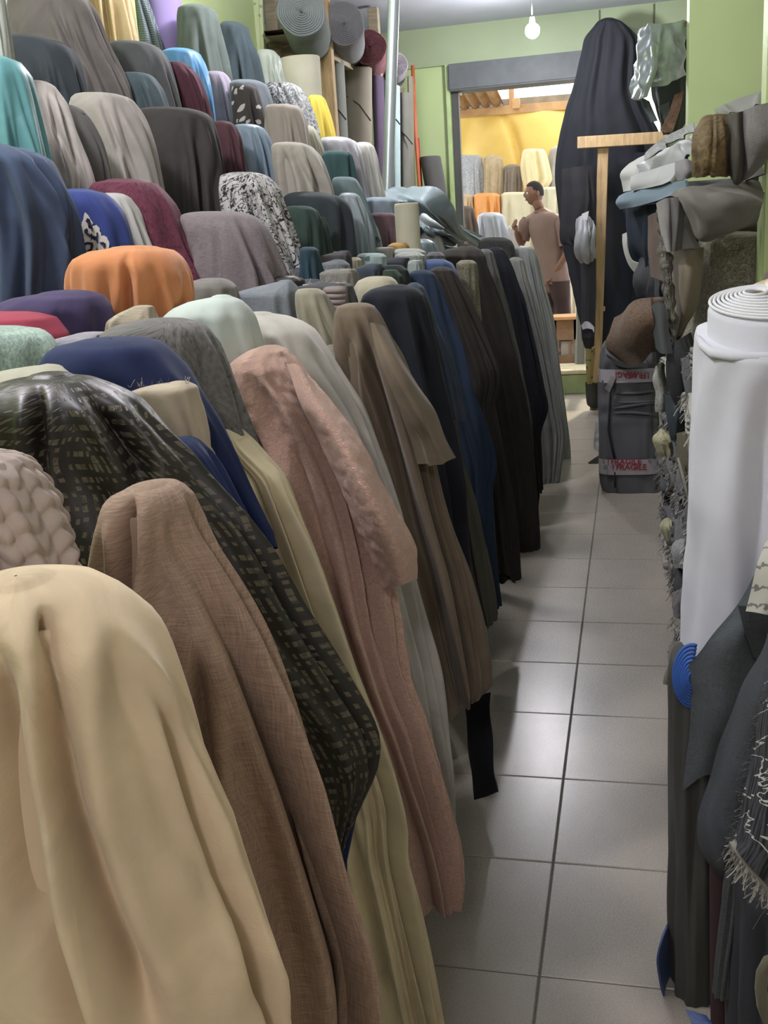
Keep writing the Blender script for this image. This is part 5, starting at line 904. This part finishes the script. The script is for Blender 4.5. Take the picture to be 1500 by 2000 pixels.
# dark grey long roll on the floor with blue core
bolt('DG', 'dark grey felt roll standing at the front of the pile under the white cloth', 'plain', '45443F', 1.93, '1282:1312,1400 1300:1306,1408 1400:1309,1410 1600:1308,1412 1760:1306,1414 1830:1310,1416 1920:1306,1416 1955:1312,1412 1975:1330,1400', ry=.09, amp=.006, npl=4, n=2.6, hem=0, roll=False, base=0, name='felt_roll', around=110)
be = onY(1350, 1316, 1.83)
for q in range(8):
    r_ = .062 - q * .007
    tube('core_layer' , [(be[0] + r_ * math.cos(a) * .5, be[1] - .01 - q * .002, be[2] + r_ * math.sin(a)) for a in np.linspace(1.3, 4.9, 24)], .0038, simple('blue_foam', '3B62B0', .5), DR['DG'][0], 6)
sheet('frayed taupe cloth edge sticking out beside the dark grey roll', 'linen', '6C6961', [[(1312, 1258, 2.1), (1328, 1252, 2.05), (1340, 1256, 2.05)], [(1306, 1285, 2.08), (1322, 1280, 2.0), (1336, 1276, 2.0)], [(1300, 1320, 2.05), (1308, 1318, 2.0), (1318, 1310, 2.0)], [(1298, 1336, 2.05), (1303, 1338, 2.02), (1308, 1330, 2.02)]], name='cloth_scrap', cat='cloth scrap', wr=.01, freq=25)
sheet('royal blue plastic sheet squashed under the dark grey roll', 'satin', '25457E', [[(1303, 1808, 1.9), (1308, 1806, 1.92)], [(1290, 1835, 1.86), (1310, 1840, 1.92)], [(1281, 1875, 1.84), (1310, 1880, 1.92)], [(1290, 1915, 1.84), (1312, 1915, 1.9)], [(1300, 1945, 1.84), (1316, 1945, 1.9)]], name='plastic_sheet', cat='plastic', wr=.01)
sheet('blue plastic peeping from below the dark grey roll foot', 'satin', '25457E', [[(1340, 1975, 1.76), (1380, 1985, 1.74)], [(1352, 2000, 1.72), (1400, 2010, 1.7)]], name='plastic_sheet', cat='plastic')
roll('MR', 'dark maroon roll standing behind the slate grey canvas', 'plain', '3E2A2A', 1.75, '1660:1385,1440 2080:1388,1440', z0=0., name='fabric_roll', spiral=False)
bolt('SG', 'slim slate grey cloth tube hanging before the maroon roll', 'linen', '4A4D4E', 1.62, '1690:1424,1446 1700:1418,1450 1800:1408,1446 1880:1398,1436 1938:1394,1430', ry=.02, amp=.002, npl=2, roll=False, base=.2, name='cloth_tube', cat='cloth', hem=0)
bolt('CG', 'charcoal cloth roll at the bottom right corner', 'plain', '34353A', 1.6, '1700:1450,1640 1712:1440,1650 1800:1436,1655 1900:1428,1660 2100:1424,1660', ry=.12, amp=.015, npl=7, roll=True, base=0, name='draped_fabric_roll')
tube_pts = [tuple(onY(a, b, 1.36)) for a, b in ((1520, 1872), (1500, 1878), (1489, 1900), (1486, 1930), (1490, 1965), (1500, 1992), (1520, 2003))]
tag(tube('olive_cable_loop', tube_pts, .009, fab('fuzz', '6E6A55'), seg=10), 'olive braided loop at the bottom right edge', 'cord')
# ================================================================ the stall across the yard
GF = 'draped rolls in the sunlit stall across the door'
far = [
 ('grey crushed velvet draped roll left in the far stall', 'crush', '8C8E93', 13.0, '304:892,938 308:888,942 380:886,945 420:886,946', None),
 ('beige striped draped roll right of the grey one in the far stall', 'velvet', 'AF9A78', 13.0, '304:950,974 310:944,982 340:944,985 420:944,980', None),
 ('brown-grey draped roll under the yellow tarp in the far stall', 'velvet', '85796C', 13.0, '322:990,1012 326:985,1018 420:982,1020', None),
 ('cream yellow draped roll topmost in the far stall', 'satin', 'D9C690', 12.8, '292:1024,1062 296:1020,1066 325:1017,1072 352:1020,1077 375:1026,1062 420:1026,1060', None),
 ('pale grey draped roll right of the cream yellow one', 'velvet', 'ABA69A', 13.0, '284:1088,1110 292:1074,1120 330:1070,1122 400:1070,1122', None),
 ('tan draped roll left of the orange one in the far stall', 'plain', 'B59A78', 12.4, '380:895,920 384:892,925 440:892,928', None),
 ('vivid orange draped roll in the far stall', 'satin', 'D98A2C', 12.4, '378:932,972 382:925,978 440:926,980', None),
 ('wide cream draped roll behind the person, left half', 'plain', 'C3B898', 12.4, '376:985,1030 380:979,1042 500:978,1044', None),
 ('wide cream draped roll behind the person, right half', 'plain', 'C6BD9F', 12.4, '366:1062,1096 370:1058,1104 500:1056,1108', None),
 ('dark brown pleated draped roll beside the door jamb', 'velvet', '5E5049', 11.3, '403:888,920 407:883,926 480:882,934', None),
 ('silver grey pleated draped roll left of the person', 'satin', 'A5A9B4', 11.6, '416:942,976 421:934,984 490:934,1000', None),
 ('small white-edged draped roll at the elbow of the person', 'satin', 'A79F92', 11.9, '440:995,1008 446:990,1016 500:990,1032', None),
]
for lab, kd, c, y, ol, c2 in far: bolt(lab, lab, kd, c, y, ol, group=GF, amp=.03, npl=8, base=.19, around=64)
sheet('white and pink cloth hanging behind the low wooden table', 'plain', 'C7BBA4', [[(1075, 520, 11.9), (1105, 515, 11.85), (1140, 510, 11.9)], [(1078, 600, 11.9), (1105, 600, 11.8), (1140, 600, 11.9)], [(1080, 690, 11.9), (1105, 690, 11.85), (1140, 690, 11.9)]], name='hanging_cloth', folds=5, famp=.05, seed=61)
sheet('tan cloth wrapped around a post beside the low wooden table', 'plain', '8D7760', [[(1086, 560, 11.6), (1100, 540, 11.55), (1114, 560, 11.6)], [(1084, 620, 11.6), (1100, 620, 11.5), (1116, 620, 11.6)], [(1080, 700, 11.6), (1098, 700, 11.5), (1114, 700, 11.6)]], name='hanging_cloth', folds=2, famp=.03)
sheet('light grey-green cloth hanging right of the low wooden table', 'plain', '7C7E78', [[(1128, 520, 10.35), (1136, 515, 10.35), (1150, 515, 10.35)], [(1126, 620, 10.35), (1136, 620, 10.3), (1150, 620, 10.35)], [(1122, 712, 10.35), (1134, 716, 10.3), (1150, 716, 10.35)]], name='hanging_cloth', folds=2, famp=.02)
# yellow tarp, beam, post and corrugated roof
sheet('big yellow tarpaulin stretched across the back of the far stall', 'satin', 'E6BE48', [[(860, 222, 13.6), (900, 217, 13.5), (960, 213, 13.5), (1020, 208, 13.5), (1080, 202, 13.5), (1180, 194, 13.6)], [(860, 260, 13.6), (900, 255, 13.5), (960, 250, 13.4), (1020, 248, 13.42), (1080, 242, 13.4), (1180, 236, 13.6)], [(860, 330, 13.6), (900, 325, 13.5), (960, 330, 13.4), (1020, 320, 13.42), (1080, 300, 13.4), (1180, 290, 13.6)], [(860, 420, 13.6), (900, 420, 13.5), (960, 420, 13.5), (1020, 420, 13.5), (1080, 420, 13.5), (1180, 420, 13.6)]], name='tarpaulin', cat='tarpaulin', thick=.01, nu=90, nv=70, wr=.06, freq=2.5, folds=4, famp=.08, seed=62)
A = onY(850, 226, 13.45); B = onY(1190, 199, 13.45)
st = thing('stall_roof', 'timber beams and rusty corrugated sheet roofing over the far stall', 'roof', (float(A[0]), 13.45, 2.9))
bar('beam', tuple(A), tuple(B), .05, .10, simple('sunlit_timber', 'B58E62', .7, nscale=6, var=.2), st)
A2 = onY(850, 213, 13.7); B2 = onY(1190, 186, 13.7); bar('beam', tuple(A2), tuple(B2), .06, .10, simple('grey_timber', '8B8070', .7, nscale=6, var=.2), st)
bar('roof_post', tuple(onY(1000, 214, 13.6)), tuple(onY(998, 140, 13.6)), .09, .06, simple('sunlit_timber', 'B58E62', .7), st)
boxo('knob_block', tuple(onY(1001, 212, 13.35)), tuple(np.array(onY(1016, 194, 13.5)) ), simple('sunlit_timber', 'B58E62', .7), st)
def corr(name, x0, x1, ya, yb, za, zb, m, parent, pitch=.13):
    n = int((x1 - x0) / pitch * 8); V = []; Fc = []
    for j in range(2):
        for i in range(n + 1):
            x = x0 + (x1 - x0) * i / n; V.append((x, ya if j == 0 else yb, (za if j == 0 else zb) + .022 * math.sin(2 * math.pi * (x - x0) / pitch)))
    for i in range(n): Fc.append((i, i + 1, n + 2 + i, n + 1 + i))
    me = bpy.data.meshes.new(name); me.from_pydata(V, [], Fc); o = link(name, me, m, parent)
    md = o.modifiers.new('s', 'SOLIDIFY'); md.thickness = .003; return o
Mr = simple('rusty_roof_sheet', '9C7F62', .6, .2, nscale=4, var=.3)
l0 = onY(872, 172, 12.2); l1 = onY(952, 165, 12.2)
corr('roof_sheet', float(l0[0]) - .6, float(l1[0]) + .04, 11.2, 13.8, 3.35, 2.98, Mr, st)
l2 = onY(860, 208, 14.2); l3 = onY(1190, 188, 14.2); corr('roof_sheet', float(l2[0]), float(l3[0]), 14.0, 15.2, float(l3[2]) - .02, float(l3[2]) - .05, Mr, st, .16)
# brighter ground strip, low table
tbx = thing('low_wooden_table', 'low wooden table with a drawer box and white panel outside the door', 'table', tuple(onY(1105, 720, 10.75)))
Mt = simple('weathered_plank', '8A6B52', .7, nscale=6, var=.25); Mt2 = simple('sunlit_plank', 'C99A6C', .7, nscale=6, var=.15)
za = onY(1100, 616, 10.7)[2]; X0 = float(onY(1078, 616, 10.7)[0]); X1 = float(onY(1131, 616, 10.7)[0])
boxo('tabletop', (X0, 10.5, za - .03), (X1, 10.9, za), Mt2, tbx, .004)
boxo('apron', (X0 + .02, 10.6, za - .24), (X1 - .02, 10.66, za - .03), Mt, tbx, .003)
for xx in (X0 + .01, X1 - .05):
    for yy in (10.6, 10.83): boxo('leg', (xx, yy, .19), (xx + .04, yy + .05, za - .03), Mt, tbx)
boxo('lower_panel', (X0 + .09, 10.64, .28), (X1 - .05, 10.66, za - .26), simple('white_panel', 'AFA9A0', .6), tbx)
boxo('divider', ((X0 + X1) / 2 + .03, 10.61, .28), ((X0 + X1) / 2 + .055, 10.635, za - .26), Mt, tbx)
boxo('bottom_rail', (X0 + .0, 10.6, .19), (X1, 10.66, .28), Mt, tbx)

# ================================================================ the person
YP = 11.3
def P(px, py, dy=0.): return Vector(onY(px, py, YP + dy))
def skin_fig(name, verts, edges, radii, m, parent, sub=2, root=0):
    me = bpy.data.meshes.new(name); me.from_pydata([tuple(v) for v in verts], edges, [])
    o = bpy.data.objects.new(name, me); COL.objects.link(o)
    md = o.modifiers.new('skin', 'SKIN'); md.use_smooth_shade = True
    sv = me.skin_vertices[0].data
    for i, r in enumerate(radii): sv[i].radius = (r, r) if not isinstance(r, tuple) else r; sv[i].use_root = (i == root)
    sb = o.modifiers.new('sub', 'SUBSURF'); sb.levels = sub; sb.render_levels = sub
    dg = bpy.context.evaluated_depsgraph_get(); ev = o.evaluated_get(dg); me2 = bpy.data.meshes.new_from_object(ev); me2.name = name
    bpy.data.objects.remove(o); bpy.data.meshes.remove(me)
    return link(name, me2, m, parent)
Mskin = simple('brown_skin', '6B4A3A', .5, nscale=8, var=.06); Mhair = simple('black_cropped_hair', '1F1A18', .9, nscale=80, var=.3, bump=.4)
Mshirt = fab('plain', '705850'); Mtrou = fab('plain', '3A2A2A')
pt = thing('person', 'person in a brownish pink T-shirt and dark trousers, turned left outside the door', 'person', (float(P(1075, 700)[0]), YP, .19))
hd = P(1043, 378); nk = P(1054, 408); ch = P(1062, 425)
pel = P(1082, 548); sp1 = P(1076, 505); sp2 = P(1068, 462); shN = P(1096, 432, -.12); shF = P(1030, 432, .14)
elN = P(1110, 492, -.16); wrN = P(1078, 540, -.14); elF = P(1018, 478, .16); wrF = P(1008, 450, .0)
hipN = P(1092, 560, -.08); hipF = P(1074, 560, .08); zf = .20
knN = Vector((hipN.x + .03, YP - .06, .72)); anN = Vector((hipN.x + .08, YP - .04, .29)); toN = Vector((hipN.x - .06, YP - .12, .225))
knF = Vector((hipF.x - .02, YP + .1, .70)); anF = Vector((hipF.x + .02, YP + .14, .29)); toF = Vector((hipF.x - .14, YP + .10, .225))
V = [pel, sp1, sp2, ch, nk, hd + Vector((0, 0, -.03)), shN, elN, wrN, shF, elF, wrF, hipN, knN, anN, toN, hipF, knF, anF, toF]
E_ = [(0, 1), (1, 2), (2, 3), (3, 4), (4, 5), (3, 6), (6, 7), (7, 8), (3, 9), (9, 10), (10, 11), (0, 12), (12, 13), (13, 14), (14, 15), (0, 16), (16, 17), (17, 18), (18, 19)]
Rd = [.11, .10, .10, .085, .055, .06, .065, .047, .03, .065, .047, .03, .095, .06, .042, .03, .095, .06, .042, .03]
body = skin_fig('body', V, E_, Rd, Mskin, pt)
# head with face
bm = bmesh.new(); bmesh.ops.create_uvsphere(bm, u_segments=40, v_segments=28, radius=1)
fdir = Vector((-.9, -.42, 0)).normalized(); fs = Vector((0, 0, 1)).cross(fdir)
for v in bm.verts:
    x, y, z = v.co          # x forward, y side, z up
    X_ = x * .100; Y_ = y * .077; Z_ = z * .118
    if x > 0:
        X_ *= 1 - .12 * max(0, -z); Y_ *= 1 - .30 * max(0, -z)
        nose = math.exp(-(y / .16) ** 2) * math.exp(-((z + .12) / .22) ** 2); X_ += .022 * nose * x
        lips = math.exp(-(y / .26) ** 2) * math.exp(-((z + .50) / .09) ** 2); X_ += .009 * lips
        brow = math.exp(-((abs(y) - .35) / .25) ** 2) * math.exp(-((z - .22) / .10) ** 2); X_ += .006 * brow
        eye = math.exp(-((abs(y) - .38) / .15) ** 2) * math.exp(-((z - .04) / .11) ** 2); X_ -= .010 * eye
        chin = math.exp(-(y / .3) ** 2) * math.exp(-((z + .85) / .15) ** 2); X_ += .012 * chin
    v.co = hd + fdir * X_ + fs * Y_ + Vector((0, 0, Z_))
head = bm_obj('head', bm, Mskin, pt, True)
bm = bmesh.new(); bmesh.ops.create_uvsphere(bm, u_segments=36, v_segments=24, radius=1)
kill = [v for v in bm.verts if (v.co.x > .45 and v.co.z < .55) or v.co.z < -.35 or (v.co.x > 0.1 and v.co.z < .15)]
bmesh.ops.delete(bm, geom=kill, context='VERTS')
for v in bm.verts: x, y, z = v.co; v.co = hd + fdir * (x * .106) + fs * (y * .083) + Vector((0, 0, z * .124 + .004))
bm_obj('cropped_hair', bm, Mhair, head, True)
for s in (-1, 1):
    e = hd + fdir * .086 + fs * .030 * s + Vector((0, 0, .006))
    bm = bmesh.new(); bmesh.ops.create_uvsphere(bm, u_segments=12, v_segments=8, radius=.011, matrix=Matrix.Translation(e)); bm_obj('eye', bm, simple('eye_white', 'C9C2BA', .3), head, True)
    bm = bmesh.new(); bmesh.ops.create_uvsphere(bm, u_segments=10, v_segments=8, radius=.0058, matrix=Matrix.Translation(e + fdir * .0075)); bm_obj('iris', bm, simple('dark_iris', '1C120E', .3), head, True)
    er = hd + fs * .078 * s + Vector((0, 0, -.005)) - fdir * .008
    bm = bmesh.new(); bmesh.ops.create_uvsphere(bm, u_segments=14, v_segments=10, radius=1)
    for v in bm.verts: x, y, z = v.co; v.co = er + fdir * (x * .018 - .006) + fs * (y * .007 * 1 + .004 * s) + Vector((0, 0, z * .031))
    bm_obj('ear', bm, Mskin, head, True)
lp_ = [hd + fdir * (.094 - .011 * abs(k / 3) ** 2) + fs * (.008 * k) + Vector((0, 0, -.060)) for k in range(-3, 4)]
tube('mouth', lp_, [.002, .005, .006, .006, .006, .005, .002], simple('lips', '54302A', .5), head, 8)
# hands: palm and five fingers each
def hand(wr, d, side, curl, parent):
    d = d.normalized(); n_ = side.cross(d).normalized(); side = d.cross(n_).normalized() * (1 if side.dot(d.cross(n_)) > 0 else -1)
    V = [wr, wr + d * .05, wr + d * .09]; E_ = [(0, 1), (1, 2)]; R_ = [(.026, .018), (.038, .017), (.036, .014)]
    for k, (off, ln) in enumerate(((-.027, .068), (-.009, .078), (.009, .073), (.026, .058))):
        b = len(V); p = wr + d * .085 + side * off; q = p; dd = d.copy()
        V.append(p); R_.append(.0095); E_.append((2, b))
        for j in range(3): dd = (dd + n_ * curl).normalized(); q = q + dd * ln / 3; V.append(q); R_.append(.0088 - .001 * j); E_.append((b + j, b + j + 1))
    b = len(V); p = wr + d * .03 - side * .033; V.append(p); R_.append(.012); E_.append((1, b))
    q = p + (d * .8 - side * .6 + n_ * .3).normalized() * .032; V.append(q); R_.append(.0105); E_.append((b, b + 1)); q = q + (d + n_ * .4).normalized() * .028; V.append(q); R_.append(.0085); E_.append((b + 1, b + 2))
    return skin_fig('hand', V, E_, R_, Mskin, parent, 1)
hand(wrN, (wrN - elN), Vector((0, 1, 0)), .35, pt)
hand(wrF, (wrF - elF), Vector((0, 1, 0)), .45, pt)
# clothing
def loft(name, rings, m, parent, n=48, fold=.008, seed=0):
    # rings: centre, half width vector a, half depth vector b
    Pm = []; rn = random.Random(seed); ph = [rn.uniform(0, 6) for _ in range(3)]
    cs = catmull([list(r[0]) + list(r[1]) + list(r[2]) for r in rings], 34)
    for i, c in enumerate(cs):
        ce, a, b = c[:3], c[3:6], c[6:9]; row = []
        for k in range(n):
            t = 2 * math.pi * k / n; s = 1 + fold * 10 * (.5 * math.sin(5 * t + ph[0] + i * .12) + .3 * math.sin(9 * t + ph[1] - i * .2)) * .35
            row.append(ce + (a * math.cos(t) + b * math.sin(t)) * s)
        Pm.append(row)
    Pm = np.array(Pm); uv = np.zeros((len(Pm), n + 1, 2)); uv[:, :, 0] = np.linspace(0, .9, n + 1); uv[:, :, 1] = np.linspace(0, .7, len(Pm))[:, None]
    return link(name, grid_mesh(name, Pm, uv, True), m, parent)
W = Vector((.6, -.8, 0)).normalized()   # shoulder line
Dp = Vector((-.8, -.6, 0)).normalized()
sh = thing if False else None
def R3(c, w_, d_): return (tuple(c), tuple(W * w_), tuple(Dp * d_))
torso_c = (P(1061, 438) + Vector((0, 0, 0)))
shirt = loft('t_shirt', [R3(nk + Vector((0, 0, -.03)), .062, .066), R3(ch + Vector((0, 0, .05)), .13, .085), R3(ch + Vector((0, 0, -.0)), .205, .118), R3(P(1064, 450), .215, .135), R3(sp2.lerp(sp1, .4), .195, .135), R3(sp1, .18, .14), R3(sp1.lerp(pel, .6), .185, .145), R3(pel + Vector((0, 0, -.03)), .19, .15)], Mshirt, pt, seed=3)
def sleeve(a, b, r0, r1, seed):
    d = (b - a).normalized(); u = d.orthogonal().normalized(); v = d.cross(u)
    return loft('sleeve', [(tuple(a - d * .03), tuple(u * r0 * .7), tuple(v * r0 * .7)), (tuple(a + d * .03), tuple(u * r0), tuple(v * r0)), (tuple(a.lerp(b, .45)), tuple(u * r1), tuple(v * r1)), (tuple(a.lerp(b, .78)), tuple(u * r1), tuple(v * r1))], Mshirt, shirt, 32, seed=seed)
sleeve(shN, elN, .085, .078, 1); sleeve(shF, elF, .085, .075, 2)
def leg_(h, k, a, seed):
    ex = Vector((1, 0, 0)); ey = Vector((0, 1, 0))
    return loft('trouser_leg', [(tuple(h + Vector((0, 0, .06))), tuple(ex * .115), tuple(ey * .115)), (tuple(h.lerp(k, .4)), tuple(ex * .10), tuple(ey * .10)), (tuple(k), tuple(ex * .08), tuple(ey * .08)), (tuple(k.lerp(a, .6)), tuple(ex * .072), tuple(ey * .072)), (tuple(a + Vector((0, 0, -.03))), tuple(ex * .072), tuple(ey * .072))], Mtrou, pt, 32, seed=seed)
leg_(hipN, knN, anN, 5); leg_(hipF, knF, anF, 6)
for a, t_ in ((anN, toN), (anF, toF)):
    f_ = (t_ - a); f_.z = 0; f_.normalize(); c = a.lerp(t_, .45); c.z = .19
    bm = bmesh.new(); bmesh.ops.create_uvsphere(bm, u_segments=20, v_segments=12, radius=1)
    sd = Vector((0, 0, 1)).cross(f_)
    for v in bm.verts: x, y, z = v.co; v.co = c + f_ * (x * .135 + .02) + sd * y * .048 + Vector((0, 0, max(0, z) * .06 * (1.25 - .5 * x) + .005 * (z > 0)))
    bm_obj('shoe', bm, simple('dark_shoe', '2A2422', .5), pt, True)
# sunlit T-shirt print
bmp = [[(1022, 424), (1032, 421), (1033, 428), (1030, 436), (1022, 437)]]
bpy.context.view_layer.update()
